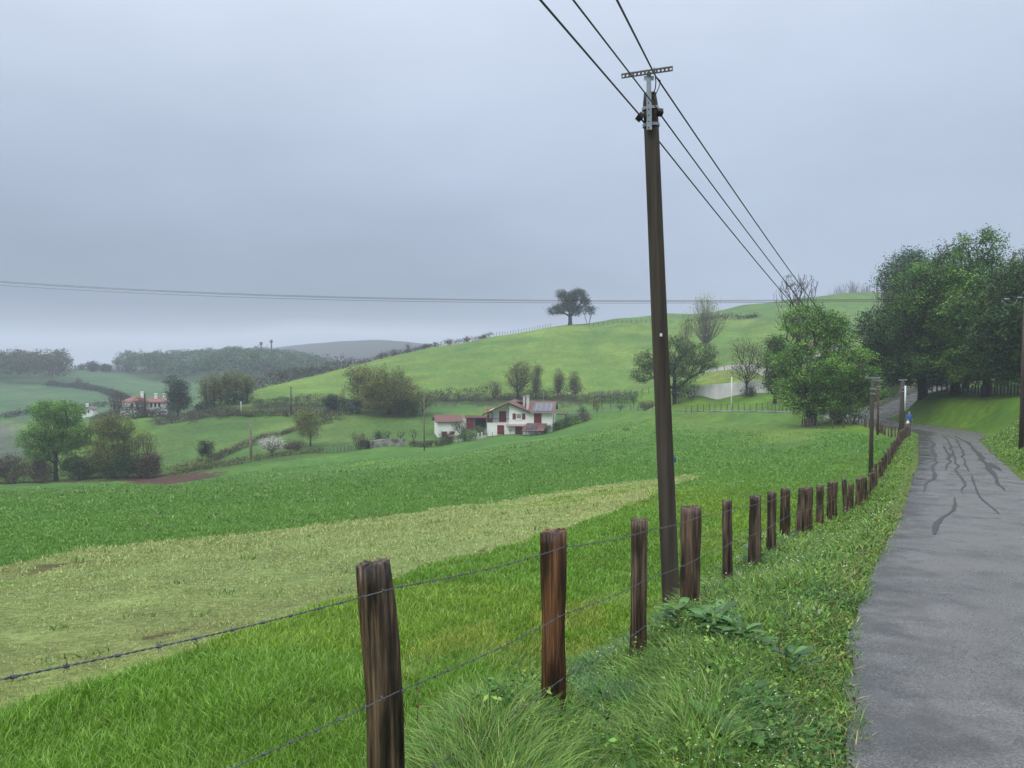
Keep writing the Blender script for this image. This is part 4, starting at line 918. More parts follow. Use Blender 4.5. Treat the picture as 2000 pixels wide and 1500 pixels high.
roof_slab(r, (13.3,9.7,4.66), (7.9,9.7,4.66), (5.2,4.5,6.44), (13.3,4.5,6.44), .16)
rf = r.build('roof', M_tile, house)
for (xa, za), (xb, zb) in (((-.78,4.06),(4.3,6.44)), ((4.3,6.44),(8.55,4.66))):
    b = MB(); b.add([(xa,-.84,za-.2),(xb,-.84,zb-.2),(xb,-.84,zb),(xa,-.84,za),(xa,-.78,za-.2),(xb,-.78,zb-.2),(xb,-.78,zb),(xa,-.78,za)], [(0,1,2,3),(7,6,5,4),(0,4,5,1),(3,2,6,7),(0,3,7,4),(1,5,6,2)]); b.build('bargeboard', M_timber, rf)
for x in np.arange(-.5, 8.4, .55):
    b = MB(); z = (4.3 + (x+.75)*.469) if x < 4.3 else (6.55-(x-4.3)*.416); b.box(x, x+.1, -.78, -.02 if x > 4.4 else 1.6, z-.36-(.0 if x<4.3 else .02), z-.22); b.build('rafter', M_timber, rf)
b = MB(); b.box(8.5, 13.2, -.86, -.76, 4.52, 4.62); b.build('gutter', M_metal, rf)
for x, y, z1_, s in ((6.9, 3.4, 7.3, .42), (7.75, 2.4, 7.5, .55), (7.85, .9, 6.15, .42)):
    c = MB(); c.box(x-s/2, x+s/2, y-s/2, y+s/2, 4.7, z1_); ch = c.build('chimney', M_whited, rf, bevel=.02)
    c = MB(); c.box(x-s/2-.08, x+s/2+.08, y-s/2-.08, y+s/2+.08, z1_+.12, z1_+.2)
    for sx in (-1, 1): c.box(x+sx*s*.38-.05, x+sx*s*.38+.05, y-.12, y+.12, z1_, z1_+.12)
    c.build('cap', M_whited, ch)
c = MB(); c.tube([(10.6,4.6,6.3),(10.6,4.6,8.2)], .03, 5); c.build('mast', M_metal, rf)
# solar panels lie just above the tiles
def on_roof(x, t, lift=.07):   # t 0 at the eave, 1 at the ridge of the right wing
    return (x, -.75+5.25*t, 4.66+1.79*t+lift)
p = MB(); p.slab([on_roof(8.9,.1), on_roof(12.7,.1), on_roof(12.9,.82), on_roof(9.2,.82)], .05); p.build('solar_panel', M_solar, house)
panel_door(house, 2.25, 3.5, 1.6, 2.5, 4.55)
panel_door(house, 9.25, 10.55, 0, 2.55, 4.5)
panel_door(house, 2.1, 3.3, 0, .25, 1.98); panel_door(house, 5.6, 6.85, 0, .2, 1.98)
window(house, 5.75, 6.75, 0, 3.35, 4.3, 4, 3)
for x in (5.02, 6.86): 
    s_ = MB(); 
    for k in range(4): s_.box(x+k*.155+.004, x+(k+1)*.155-.004, -.07, -.012, 3.2, 4.35)
    s_.box(x, x+.62, -.09, -.071, 3.4, 3.5); s_.box(x, x+.62, -.09, -.071, 4.05, 4.15); s_.build('shutter', M_red, house)
c = MB(); c.box(5.6, 6.9, -.12, 0, 3.12, 3.2); c.build('window_sill', M_white, house)
for x, y_, z_ in ((.05,-.04,4.4), (1.0,-.04,4.4), (.05,1.4,4.7)): c = MB(); c.box(x, x+.14, y_, y_+.14, 2.5, z_); c.build('balcony_post', M_timber, house)
c = MB(); c.box(.05, 1.2, -.05, .08, 4.4, 4.55); c.build('balcony_beam', M_timber, house)
c = MB(); c.box(.2, 1.0, -.05, .0, 2.5, 3.35); c.box(.05, 4.35, -.06, .0, 3.3, 3.38)
for x in np.arange(1.2, 4.3, .13): c.box(x, x+.025, -.05, -.02, 2.5, 3.3)
c.build('balcony_railing', M_timber, house)
c = MB(); c.slab([(3.8,-1.0,2.05),(7.4,-1.0,2.05),(7.4,0,2.28),(3.8,0,2.28)], .03)
for x in np.arange(3.8, 7.4, .3): c.box(x, x+.15, -1.02, -.99, 1.9, 2.05)
c.build('awning', material('striped awning', (.55,.52,.52), .8, (.25,.06,.07), 9, stretch=(6,0,0)), house)
c = MB(); c.box(4.35, 4.8, -.25, 0, 1.05, 1.2); c.build('wall_shelf', M_metal, house)
window(house, 12.66, 12.71, 2, 3.2, 4.2)  # thin reveal on the gable
c = MB(); c.box(12.70, 12.74, 2.6, 3.5, 3.1, 4.3); c.build('window', M_glass, house)
# lean-to with tiled roof and a small panel
c = MB(); c.slab([(7.0,-2.6,1.25),(11.2,-2.6,1.3),(11.7,-.05,2.5),(7.8,-.05,2.5)], .14); lt = c.build('porch_roof', M_tile, house)
c = MB(); c.slab([(7.75,-2.2,1.56),(9.8,-2.2,1.56),(10.0,-1.2,2.02),(8.05,-1.2,2.02)], .04); c.build('solar_panel', M_solar, lt)
for x in (7.2, 8.3, 9.4, 10.4): c = MB(); c.box(x, x+.1, -2.5, -2.4, -1, 1.2); c.build('porch_post', M_metal, house)
c = MB(); c.box(13.3, 15.2, 3.5, 5.5, 3.9, 4.0); c.box(15.0, 15.1, 3.6, 3.7, 1.5, 3.9); c.box(15.0, 15.1, 5.3, 5.4, 1.5, 3.9); c.build('side_canopy', M_timber, house)
# orange tub standing on the left roof edge
c = MB(); c.tube([(0,0,0),(0,0,.35),(0,0,.62)], [.26,.22,.30], 10); o = c.build('orange_tub', M_plastic_o)
v = house.matrix_basis @ Vector((.15, -.2, 4.65)); o.location = v; tag(o, 'bright orange tub standing on the left roof edge of the house with shutters', 'tub')
# -- garage left of it
gx, gy, gzz = W3(855, 853, 152)
gar = empty('garage', (gx, gy, gzz), math.radians(14), 1, 'small white outbuilding with tiled roof and oxblood doors left of the farmhouse', 'outbuilding')
c = MB(); c.box(0, 4.6, 0, .2, -1.6, 3.05); c.box(0, .2, .2, 4.6, -1.6, 3.05); c.box(4.4, 4.6, .2, 4.6, -1.6, 3.05); c.box(.2, 4.4, 4.4, 4.6, -1.6, 3.05)
c.prismx([(.1,3.05),(4.5,3.05),(2.3,4.0)], 0.0, .2); c.prismx([(.1,3.05),(4.5,3.05),(2.3,4.0)], 4.4, 4.6); c.build('wall', M_white, gar)
c = MB(); c.slab([(-.5,-.5,2.95),(5.1,-.5,2.95),(5.1,2.3,4.15),(-.5,2.3,4.15)], .14); c.slab([(5.1,5.1,2.95),(-.5,5.1,2.95),(-.5,2.3,4.15),(5.1,2.3,4.15)], .14); c.build('roof', M_tile, gar)
panel_door(gar, .9, 1.75, 0, -.6, .95); panel_door(gar, 2.55, 3.3, 0, .35, .95, 'window_shutter')
c = MB(); c.box(4.6, 4.66, 1.2, 2.2, .9, 2.7); c.build('door', M_timber, gar)
# -- open shed between them
sx_, sy_, sz_ = W3(911, 833, 158)
sh = empty('open_shed', (sx_, sy_, sz_), math.radians(4), 1, 'flat roofed open shed between outbuilding and farmhouse', 'shed')
c = MB(); c.slab([(-.3,-.4,1.85),(4.6,-.4,1.8),(4.6,3.4,2.0),(-.3,3.4,2.05)], .14); c.build('roof', M_timber, sh)
c = MB(); c.box(0, 4.2, 3.0, 3.2, -1, 1.7); c.box(1.5, 1.65, 0, 3.0, -1, 1.66); c.box(4.05, 4.2, 0, 3.0, -1, 1.66); c.box(1.5,1.78,-.05,0.0,-1,1.66); c.build('wall', material('grey block wall', (.16,.155,.15), .9, (.10,.1,.1), 2), sh)
panel_door(sh, .1, 1.45, .05, -.5, 1.55)
# terrace walls and gate piers before the house
def low_wall(a, b, h, t, label, mat_, name='garden_wall', cat='wall', n=8):
    (xa, ya), (xb, yb) = a, b; c = MB(); z0_ = g1(xa, ya); d = Vector((xb-xa, yb-ya, 0)); nn = Vector((-d.y, d.x, 0)).normalized()*t/2
    for k in range(n):
        p0 = Vector((0,0,0)) + d*k/n; p1 = d*(k+1)/n
        za = g1(xa+p0.x, ya+p0.y)-z0_; zb = g1(xa+p1.x, ya+p1.y)-z0_
        lo = [p0-nn+Vector((0,0,za-.4)), p1-nn+Vector((0,0,zb-.4)), p1+nn+Vector((0,0,zb-.4)), p0+nn+Vector((0,0,za-.4))]
        hi_ = [Vector((q.x, q.y, zz+h)) for q, zz in zip(lo, (za, zb, zb, za))]; c.hexa(lo, hi_)
    bm_v = c.build(name, mat_); bm_v.location = (xa, ya, z0_); 
    return tag(bm_v, label, cat)
P = lambda px, d: on(px, d)[:2]
low_wall(P(886,145), P(950,146.5), .45, .3, 'low pale wall before the yard between outbuilding and farmhouse', M_whited)
low_wall(P(722,134), P(790,138), 1.3, .4, 'old pale stone wall below the vegetable garden', material('old stone', (.38,.36,.33), .9, (.10,.09,.08), .9))
for px, lb in ((934,'left gate pier of the farmhouse yard'),(941,'right gate pier of the farmhouse yard')):
    x, y, z = on(px, 145.5); c = MB(); c.box(-.15,.15,-.15,.15,-.3,1.1); c.box(-.2,.2,-.2,.2,1.1,1.2); o = c.build('gate_pier', M_whited); o.location = (x, y, z); tag(o, lb, 'pier', 'gate piers')
# stone wall along the side road
low_wall((49.5,112.5), (70,125.5), .55, .35, 'low stone wall along the far side of the side lane', material('field stone', (.34,.31,.28), .9, (.18,.16,.14), 3), 'stone_wall', n=12)
# -- retaining wall and white farmhouse beyond the oak
x0, y0, _ = W3(1343, 776, 149); x1, y1, _ = W3(1545, 765, 138)
wl = MB(); nseg = 9; tz = [W3(1343,755,149)[2], W3(1545,739,138)[2]]
for k in range(nseg):
    a, b_ = k/nseg, (k+1)/nseg
    xa, ya, xb, yb = (x1-x0)*a, (y1-y0)*a, (x1-x0)*b_-.02, (y1-y0)*b_
    za, zb = tz[0]+(tz[1]-tz[0])*a, tz[0]+(tz[1]-tz[0])*b_
    wl.hexa([(xa,ya,-15),(xb,yb,-15),(xb,yb+.3,-15),(xa,ya+.3,-15)], [(xa,ya,za),(xb,yb,zb),(xb,yb+.3,zb),(xa,ya+.3,za)])
o = wl.build('retaining_wall', M_concrete); o.location = (x0, y0, 0); tag(o, 'long grey white concrete retaining wall below the yard of the white farmhouse', 'wall')
fx_, fy_, fz_ = W3(1562, 735, 157)
fh = empty('white_farmhouse', (fx_, fy_, fz_), math.radians(-5), 1, 'big white farmhouse mostly hidden behind the leafy roadside trees', 'house')
c = MB(); c.box(0, 14, 0, 9, -3, 5.0); c.prism([(0,5.0),(14,5.0),(7,7.4)], .0, 9.0); c.box(-7.0, 0, 1.5, 8, -3, 2.3); c.build('wall', M_white, fh)
c = MB(); c.slab([(-.9,-.8,4.75),(7,-.8,7.6),(7,9.8,7.6),(-.9,9.8,4.75)], .18); c.slab([(7,-.8,7.6),(14.9,-.8,4.75),(14.9,9.8,4.75),(7,9.8,7.6)], .18); c.slab([(-7.6,1.0,2.3),(-.02,1.0,2.9),(-.02,8.6,2.9),(-7.6,8.6,2.3)], .15); c.build('roof', M_tile, fh)
panel_door(fh, 3.3, 4.2, 0, 2.6, 4.0, 'shutter', M_timber); panel_door(fh, 7.4, 8.6, 0, 2.6, 4.0, 'shutter', M_timber); panel_door(fh, 9.8, 11.6, 0, -1.5, 1.0)
window(fh, 11.2, 12.2, 0, 2.6, 3.9)
panel_door(fh, -4.4, -3.2, 1.5, -1.2, 1.3, 'door', material('bare pink timber', (.45,.30,.26), .8))
for x in (-1.9, -.6): c = MB(); c.box(x, x+.3, .3, .6, -3, 2.3); c.build('porch_post', M_timber, fh)
# house glimpsed at the right edge, behind the bank trees
rx, ry, rz_ = W3(1960, 742, 128)
rh = empty('white_house', (rx, ry, rz_), math.radians(10), 1, 'white house glimpsed under the bank trees at the right edge', 'house')
c = MB(); c.box(-2, 9, 0, 7, -2, 3.2); c.build('wall', M_white, rh); c = MB(); c.slab([(-2.6,-.6,3.1),(9.6,-.6,3.1),(9.6,3.5,4.9),(-2.6,3.5,4.9)], .16); c.slab([(9.6,7.6,3.1),(-2.6,7.6,3.1),(-2.6,3.5,4.9),(9.6,3.5,4.9)], .16); c.build('roof', M_tile, rh)
panel_door(rh, 1.2, 2.2, 0, -.4, 1.6); window(rh, 3.4, 4.5, 0, .6, 1.8)
# -- three distant houses
def far_house(px, py, d, w_, h_, dp, rz, label, roof, wins, chim, gable=True, ov=.5, slope=.42):
    x, y, z = W3(px, py, d); e = empty('distant_house', (x, y, z), rz, 1, label, 'house', 'distant houses in the valley')
    c = MB(); c.box(-w_/2, w_/2, 0, dp, -2.5, h_)
    if gable: c.prism([(-w_/2,h_),(w_/2,h_),(0,h_+w_/2*slope)], 0, dp)
    c.build('wall', M_white, e); c = MB(); q = w_/2+ov
    if gable:
        a = h_+w_/2*slope+.15; b_ = h_-ov*slope+.15
        c.slab([(-q,-ov,b_),(0,-ov,a),(0,dp+ov,a),(-q,dp+ov,b_)], .15); c.slab([(0,-ov,a),(q,-ov,b_),(q,dp+ov,b_),(0,dp+ov,a)], .15)
    else:
        rr_ = h_+min(w_, dp)/2*slope; m_ = max(.5, (w_-dp)/2)
        V_ = [(-q,-ov,h_),(q,-ov,h_),(q,dp+ov,h_),(-q,dp+ov,h_),(-m_,dp/2,rr_),(m_,dp/2,rr_)]
        c.add(V_, [(0,1,5,4),(1,2,5),(2,3,4,5),(3,0,4),(3,2,1,0)])
    rf = c.build('roof', roof, e)
    for cx, cy in chim: c = MB(); c.box(cx-.35, cx+.35, cy-.35, cy+.35, h_, h_+w_/2*slope+1.0); c.box(cx-.45, cx+.45, cy-.45, cy+.45, h_+w_/2*slope+1.01, h_+w_/2*slope+1.15); c.build('chimney', M_white, rf)
    for (a, b_, c_, d_, dark) in wins:
        if dark: panel_door(e, a, b_, 0, c_, d_, 'window', M_dark)
        else: panel_door(e, a, b_, 0, c_, d_, 'shutter', M_red)
    return e
far_house(171, 813, 262, 3.6, 2.4, 4, math.radians(8), 'tiny white gabled house with dark windows, leftmost of the distant houses', material('grey tiles', (.16,.13,.12), .9), [(-1.5,-.8,.9,1.7,1),(.1,.5,1.2,2.1,1),(-.3,.6,-1.2,-.3,1)], [(-.6,1.5)], slope=.4)
far_house(262, 803, 224, 7.5, 2.8, 6, math.radians(12), 'middle distant house with orange roof half hidden by purple trees', M_tileo, [(-.9,-.3,.6,2.1,0),(.6,1.2,.6,2.1,0)], [(1.5,3)], False)
far_house(309, 806, 212, 5.0, 3.0, 5.5, math.radians(28), 'square white distant house with pinkish red hipped roof and two chimneys', M_tileo, [(-1.9,-1.5,1.5,2.6,1),(-.9,-.5,1.5,2.6,1),(.1,.5,1.5,2.6,1),(-1.7,-1.3,-.9,.1,1),(.2,.6,-.9,.1,1)], [(-.4,2.2),(1.8,2.8)], False)
# ---------------------------------------------------------------- poles, cables, fences
M_pole = material('weathered creosote pole', (.034,.027,.021), .85, (.085,.068,.054), 7, bump=.012, bscale=30, stretch=(1,1,.06))
M_poled = material('dark pole', (.05,.04,.034), .85, (.09,.07,.06), 4, stretch=(1,1,.1))
M_steel = material('galvanised bracket', (.40,.44,.47), .4, (.30,.33,.36), 12, metal=.7)
M_black = material('black insulation', (.012,.010,.016), .45)
M_iron = material('darkened iron', (.06,.05,.045), .6)
M_condu = material('pale grey conduit', (.66,.72,.74), .5)
M_blue = material('blue plastic tag', (.03,.10,.30), .5)
def ray_pt(px, py, d): return Vector(W3(px, py, d))
# the near pole leans slightly left
pb = ray_pt(1311, 1180, 8.7); pt = ray_pt(1269, 182, 8.55); bz = g1(pb.x, pb.y)
pole = empty('utility_pole', (pb.x, pb.y, bz), 0, 1, 'tall weathered wooden utility pole standing behind the fence with a steel crossarm', 'utility pole')
O = Vector((pb.x, pb.y, bz))
ax = (pt-pb).normalized(); low = pb - ax*.9
def crack_pole():
    # round shaft with a long drying crack on its right front
    n = 40; m = 60; V = []; L_ = (pt-low).length; X = Vector((1,0,0)); X = (X - ax*X.dot(ax)).normalized(); Y = ax.cross(X)
    for i in range(m+1):
        t = i/m; c = low + ax*L_*t; r_ = .103 - .024*t
        if t > .985: r_ *= .82
        for k in range(n):
            a = 2*math.pi*k/n; rr_ = r_*(1 + .02*math.sin(a*3+t*3) + .012*math.sin(a*7+t*9))
            crack = -math.pi/2 + .30 + .10*math.sin(t*9) + .05*math.sin(t*31)
            dd = abs((a-crack+math.pi) % (2*math.pi) - math.pi)
            if dd < .09: rr_ *= .86
            V.append(c + X*math.cos(a)*rr_ + Y*math.sin(a)*rr_ - O)
    f = [(i*n+k, i*n+(k+1)%n, (i+1)*n+(k+1)%n, (i+1)*n+k) for i in range(m) for k in range(n)] + [tuple(range(m*n, m*n+n))]
    b = MB(); b.add(V, f); return b.build('pole', M_pole, pole, smooth=True)
crack_pole()
def Lp(px, py, d): return ray_pt(px, py, d) - O
dF = 8.44
# steel upright and drilled angle crossarm
def plate_with_holes(a, b, wid, th, nholes, hole, off=0.0, name='crossarm', mat_=None, parent=None, updir=None):
    """flat bar from a to b with round-ish holes (real gaps)"""
    a, b = Vector(a), Vector(b); d = (b-a); L_ = d.length; d.normalize(); up = updir or Vector((0,0,1)); up = (up - d*up.dot(d)).normalized(); nn = d.cross(up)
    mb = MB(); step = L_/nholes
    for i in range(nholes):
        c = a + d*(step*(i+.5)); ring = []; ou = []
        K = 8
        for k in range(K):
            an = 2*math.pi*k/K + math.pi/8; ring.append(c + d*math.cos(an)*hole + up*(math.sin(an)*hole+off))
            ou.append(None)
        # outer rectangle sampled at 8 points
        hx_, hz_ = step/2, wid/2
        rect = [(hx_, hz_*.41), (hx_*.41, hz_), (-hx_*.41, hz_), (-hx_, hz_*.41), (-hx_, -hz_*.41), (-hx_*.41, -hz_), (hx_*.41, -hz_), (hx_, -hz_*.41)]
        o8 = [c + d*x + up*z for x, z in rect]
        corners = [c+d*hx_+up*hz_, c-d*hx_+up*hz_, c-d*hx_-up*hz_, c+d*hx_-up*hz_]
        base = len(mb.v); fr = [p - nn*th/2 for p in ring+o8+corners]; bk = [p + nn*th/2 for p in ring+o8+corners]
        F_ = []; T_ = len(fr)
        # ring index k at angle (22.5+45k); outer rect index aligned: k -> rect[k]
        for k in range(8):
            kn = (k+1) % 8; F_.append((k, 8+k, 8+kn, kn))
        F_ += [(8, 16, 9), (10, 17, 11), (12, 18, 13), (14, 19, 15)]
        fs = [f for f in F_] + [tuple(T_+q for q in reversed(f)) for f in F_]
        for k in range(8): fs.append((k, (k+1) % 8, T_+(k+1) % 8, T_+k))
        loop = [8,16,9,10,17,11,12,18,13,14,19,15]
        for q in range(12): fs.append((loop[q], T_+loop[q], T_+loop[(q+1) % 12], loop[(q+1) % 12]))
        mb.add(fr+bk, fs)
    return mb.build(name, mat_ or M_steel, parent)
ca, cb = Lp(1214, 149, 8.50), Lp(1314, 134, 8.30)
arm = plate_with_holes(ca, cb, .052, .006, 13, .013, name='crossarm', mat_=M_iron, parent=pole, updir=None)  # steel plate coloured dark: its dirt and the shade on it are in the colour
c = MB(); q0, q1 = ca + Vector((0,0,.027)), cb + Vector((0,0,.027)); c.hexa([q0, q1, q1+Vector((0,.055,0)), q0+Vector((0,.055,0))], [q0+Vector((0,0,.006)), q1+Vector((0,0,.006)), q1+Vector((0,.055,.006)), q0+Vector((0,.055,.006))]); c.build('flange', M_steel, arm)
c = MB(); u0, u1 = Lp(1267, 142, dF), Lp(1268, 254, dF)
c.hexa([u1+Vector((-.026,-.02,0)), u1+Vector((.026,-.02,0)), u1+Vector((.026,.02,0)), u1+Vector((-.026,.02,0))], [u0+Vector((-.022,-.02,0)), u0+Vector((.022,-.02,0)), u0+Vector((.022,.02,0)), u0+Vector((-.022,.02,0))]); up_ = c.build('bracket', M_steel, pole)
for py in (201, 213, 225, 237, 249): c = MB(); c.ball(Lp(1267, py, dF-.022), .008, 8, 4); c.build('bolt', M_iron, up_)
c = MB(); p = Lp(1267, 149, dF-.01); c.box(p.x-.052, p.x-.023, p.y-.006, p.y+.0, p.z-.045, p.z+.0); c.box(p.x+.023, p.x+.055, p.y-.006, p.y, p.z-.045, p.z); c.build('gusset', M_steel, up_)
def band(py, h, m=M_steel):
    t = (ray_pt(1270, py, 8.6) - low).length; cc = low + ax*t; cc = cc + (ray_pt(1270, py, 8.6)-cc).project(ax) - O; r_ = .088
    b = MB(); X = (Vector((1,0,0)) - ax*ax.x).normalized(); Y = ax.cross(X); n = 20; V = []
    for s_, rr_ in ((-1, r_), (1, r_), (1, r_+.006), (-1, r_+.006)):
        for k in range(n): a = 2*math.pi*k/n; V.append(cc + ax*s_*h/2 + X*math.cos(a)*rr_ + Y*math.sin(a)*rr_)
    f = []
    for q in range(4):
        for k in range(n): f.append((q*n+k, q*n+(k+1)%n, ((q+1)%4)*n+(k+1)%n, ((q+1)%4)*n+k))
    b.add(V, f); return b.build('steel_band', m, pole)
band(215, .03); band(247, .032)
c = MB(); c.ball(Lp(1250, 229, 8.52), .036, 10, 6, (1,.8,1.1)); c.tube([Lp(1246,225,8.5), Lp(1254,232,8.5)], .05, 10); c.build('insulator', M_black, pole)
c = MB(); c.ball(Lp(1289, 219, 8.45), .038, 10, 6, (1.1,.8,.9)); c.tube([Lp(1283,219,8.42), Lp(1294,220,8.42)], .044, 10); c.build('insulator', M_black, pole)
c = MB(); c.box(*[v for ab in zip(Lp(1318, 905, 8.63), Lp(1321, 890, 8.66)) for v in ab]) if False else c.ball(Lp(1318, 897, 8.62), .02, 8, 5, (.5,.4,2.0)); c.build('identification_tag', M_blue, pole)
c = MB(); c.box(Lp(1288,620,8.52).x, Lp(1292,620,8.52).x, -.02+Lp(1288,620,8.49).y, Lp(1288,620,8.5).y, Lp(1288,657,8.5).z, Lp(1288,651,8.5).z); c.build('nail_plate', M_condu, pole)
c = MB(); c.tube([Lp(1271, 250, 8.46), Lp(1276, 520, 8.47), Lp(1282, 650, 8.48)], .0025, 5); c.build('earth_wire', M_iron, pole)
c = MB(); c.tube([Lp(1278,132,8.42), Lp(1281,160,8.42), Lp(1280,172,8.45), Lp(1276,184,8.5)], .006, 6); c.tube([Lp(1281,150,8.42), Lp(1290,158,8.42), Lp(1287,170,8.45), Lp(1280,186,8.5)], .005, 6); c.build('wire_loop', M_black, pole)
def cable(name, pts, rad, label, mat_=M_black, group=None, n=6, twist=False, cat='cable'):
    pts = [Vector(p) for p in pts]; o0 = pts[0].copy(); mb = MB(); P = [p-o0 for p in pts]
    if twist:
        # two strands laid round each other
        D = []; tot = 0
        Q = [P[0]]
        for a, b in zip(P[:-1], P[1:]):
            m = max(1, int((b-a).length/.02)); Q += [a + (b-a)*(k/m) for k in range(1, m+1)]
        for ph in (0, math.pi):
            S_ = []; tot = 0
            for i, q in enumerate(Q):
                if i: tot += (q-Q[i-1]).length
                S_.append(q + Vector((math.cos(tot*twist+ph)*.3, math.sin(tot*twist+ph)*.3, math.cos(tot*twist+ph)))*rad)
            mb.tube(S_, rad*.8, 5)
    else: mb.tube(P, rad, n)
    o = mb.build(name, mat_, None, smooth=True); o.location = o0; return tag(o, label, cat, group)
def past(a, b, k=4.0):
    a, b = Vector(a), Vector(b); return [a + (b-a)*(k*i/20) for i in range(21)]
def span(a, b, sag, n=24):
    a, b = Vector(a), Vector(b); return [a + (b-a)*(i/n) - Vector((0,0,4*sag*(i/n)*(1-i/n))) for i in range(n+1)]
gC = 'telephone cables on the big utility pole'
# toward the viewer: they pass over the camera's upper left
cable('overhead_cable', past(Lp(1247,222,8.5)+O, ray_pt(1047,-10,5.2)), .0085, 'leftmost thick cable running from the pole up out of the picture', group=gC, n=8)
cable('overhead_cable', past(Lp(1284,213,8.42)+O, ray_pt(1112,-10,5.0)), .0068, 'middle cable running from the pole up out of the picture', group=gC, n=8)
cable('overhead_cable', past(Lp(1282,152,8.30)+O, ray_pt(1200,-10,5.4)), .0088, 'right braided cable running from the crossarm up out of the picture', group=gC, n=8)
p2 = Vector(on(1707, 38.5)); 
e1 = ray_pt(1690,741,92); e2 = ray_pt(1700,741,92); e3 = ray_pt(1711,741,92)
cable('overhead_cable', span(Lp(1252,232,8.5)+O, ray_pt(1696,738,40), .35, 40), .009, 'lowest cable running down from the pole to the poles at the bend', group=gC)
cable('overhead_cable', span(Lp(1290,224,8.42)+O, ray_pt(1704,736,40), .35, 40), .0085, 'middle cable running down from the pole to the poles at the bend', group=gC)
cable('overhead_cable', span(Lp(1283,152,8.30)+O, ray_pt(1713,735,40), .35, 40), .0095, 'upper cable running down from the crossarm to the poles at the bend', group=gC)
def small_pole(px, d, top_py, label, rad=.11, arm=0, mat_=M_poled, name='telephone_pole', group='distant utility poles', conduit=False, base_px=None, insul=True, lean=0):
    x, y, z = on(px, d); _, e = tanel(px, top_py); h = e*d - z; r = empty(name, (x, y, z), 0, 1, label, 'utility pole', group)
    c = MB(); c.tube([(0,0,-.4),(lean*.5,0,h*.5),(lean,0,h)], [rad*1.15, rad, rad*.8], 10); c.build('pole', mat_, r, smooth=True)
    if arm:
        c = MB(); c.box(lean-arm/2, lean+arm/2, -.06, -.0, h-.05+.12, h+.03+.12); c.box(lean-.03, lean+.03, -.05, .0, h-.3, h+.08); c.build('crossarm', M_steel, r)
    if insul:
        c = MB(); c.box(lean-.16, lean+.16, -rad*.8-.04, -rad*.8, h-.5, h-.42); c.build('bracket', M_steel, r); c = MB(); c.box(lean-.14, lean+.14, -rad*.8-.04, -rad*.8, h-.75, h-.68); c.build('bracket', M_steel, r)
    if conduit:
        c = MB(); c.tube([(rad*.6,-rad-.03,h*.50),(rad*.6,-rad-.03,h*.93)], .06, 8); c.build('conduit', M_condu, r, smooth=True)
    return r
small_pole(1704, 40, 742, 'thin wooden pole with steel crossarm, nearest of the three at the bend', .10, .75)
small_pole(1716, 70, 745, 'thin reddish pole just behind the crossarm pole at the bend', .09, .8, material('reddish pole', (.10,.045,.035), .85, (.07,.035,.03), 3))
small_pole(1763, 56, 745, 'dark pole by the road fence with a white conduit strapped on', .17, .6, conduit=True)
small_pole(1998, 37, 583, 'dark pole on the grass bank cut by the right edge', .10, 0, insul=False)
small_pole(488, 133, 824, 'pale lower-stained pole standing alone at the far edge of the big field', .20, 1.0, material('two tone pole', (.30,.25,.19), .85, (.12,.10,.08), 1.2, stretch=(1,1,.4)))
small_pole(568, 179, 756, 'dark pole in front of the bright hill left of the round tree', .17, 1.0)
small_pole(828, 134, 771, 'thin green grey pole left of the white outbuilding', .10, 0, material('mossy pole', (.14,.14,.11), .85), insul=False)
small_pole(1429, 127, 736, 'pale grey thin post standing before the retaining wall', .10, 0, M_concrete, insul=False)
small_pole(406, 186, 762, 'small dark pole beside the bare copse', .14, .8)
small_pole(470, 184, 784, 'short white post under the bare copse', .09, 0, M_condu, insul=False)
small_pole(282, 206, 768, 'dark ivy covered pole between the distant houses', .28, 0, M_barkd, insul=False)
for px, tp, lb in ((531, 664, 'taller grey mast above the far wood'), (511, 668, 'shorter grey mast above the far wood')):
    x, y, z = on(px, 640); _, e = tanel(px, tp); h = e*640 - z; r_ = empty('radio_mast', (x, y, z), 0, 1, lb, 'mast', 'masts above the far wood')
    c = MB(); c.tube([(0,0,0),(0,0,h)], [.9,.5], 5); c.build('lattice', M_barkp, r_); c = MB(); c.box(-1,1,-.6,.6,h-2.5,h); c.build('antenna', M_barkp, r_)
# three thin lines crossing the whole valley
gW = 'thin lines crossing the valley'
for yl, yr, dd, lb in ((545,580,0,'upper'),(547,582,1.0,'middle'),(553,584,2.0,'lower')):
    a = ray_pt(-60, yl, 62+dd); b = ray_pt(1972, yr, 38+dd*.35)
    # sag so that the line runs level to the right as photographed
    cable('overhead_line', span(a, b, .75, 60), .011, lb + ' thin power line crossing the whole valley view', group=gW, mat_=M_poled)
x_, y_, z_ = ray_pt(1975, 582, 38)
for dx, py, lb in ((1966,584,'left pale insulator hanging at the right edge'),(1992,581,'right pale insulator at the right edge pole')):
    p = ray_pt(dx, py, 37.5); c = MB(); c.tube([(-.12,0,0),(-.08,0,0),(.08,0,0),(.16,0,0)], [.015,.03,.03,.015], 8); o = c.build('insulator', M_steel); o.location = p; tag(o, lb, 'insulator', 'insulators on the right edge pole')
cable('jumper_wire', [ray_pt(*p, 37.5) for p in ((1957,586),(1962,592),(1972,596),(1980,594),(1985,589),(1988,583))], .006, 'looped jumper wire hanging between the insulators', mat_=M_steel, cat='wire')

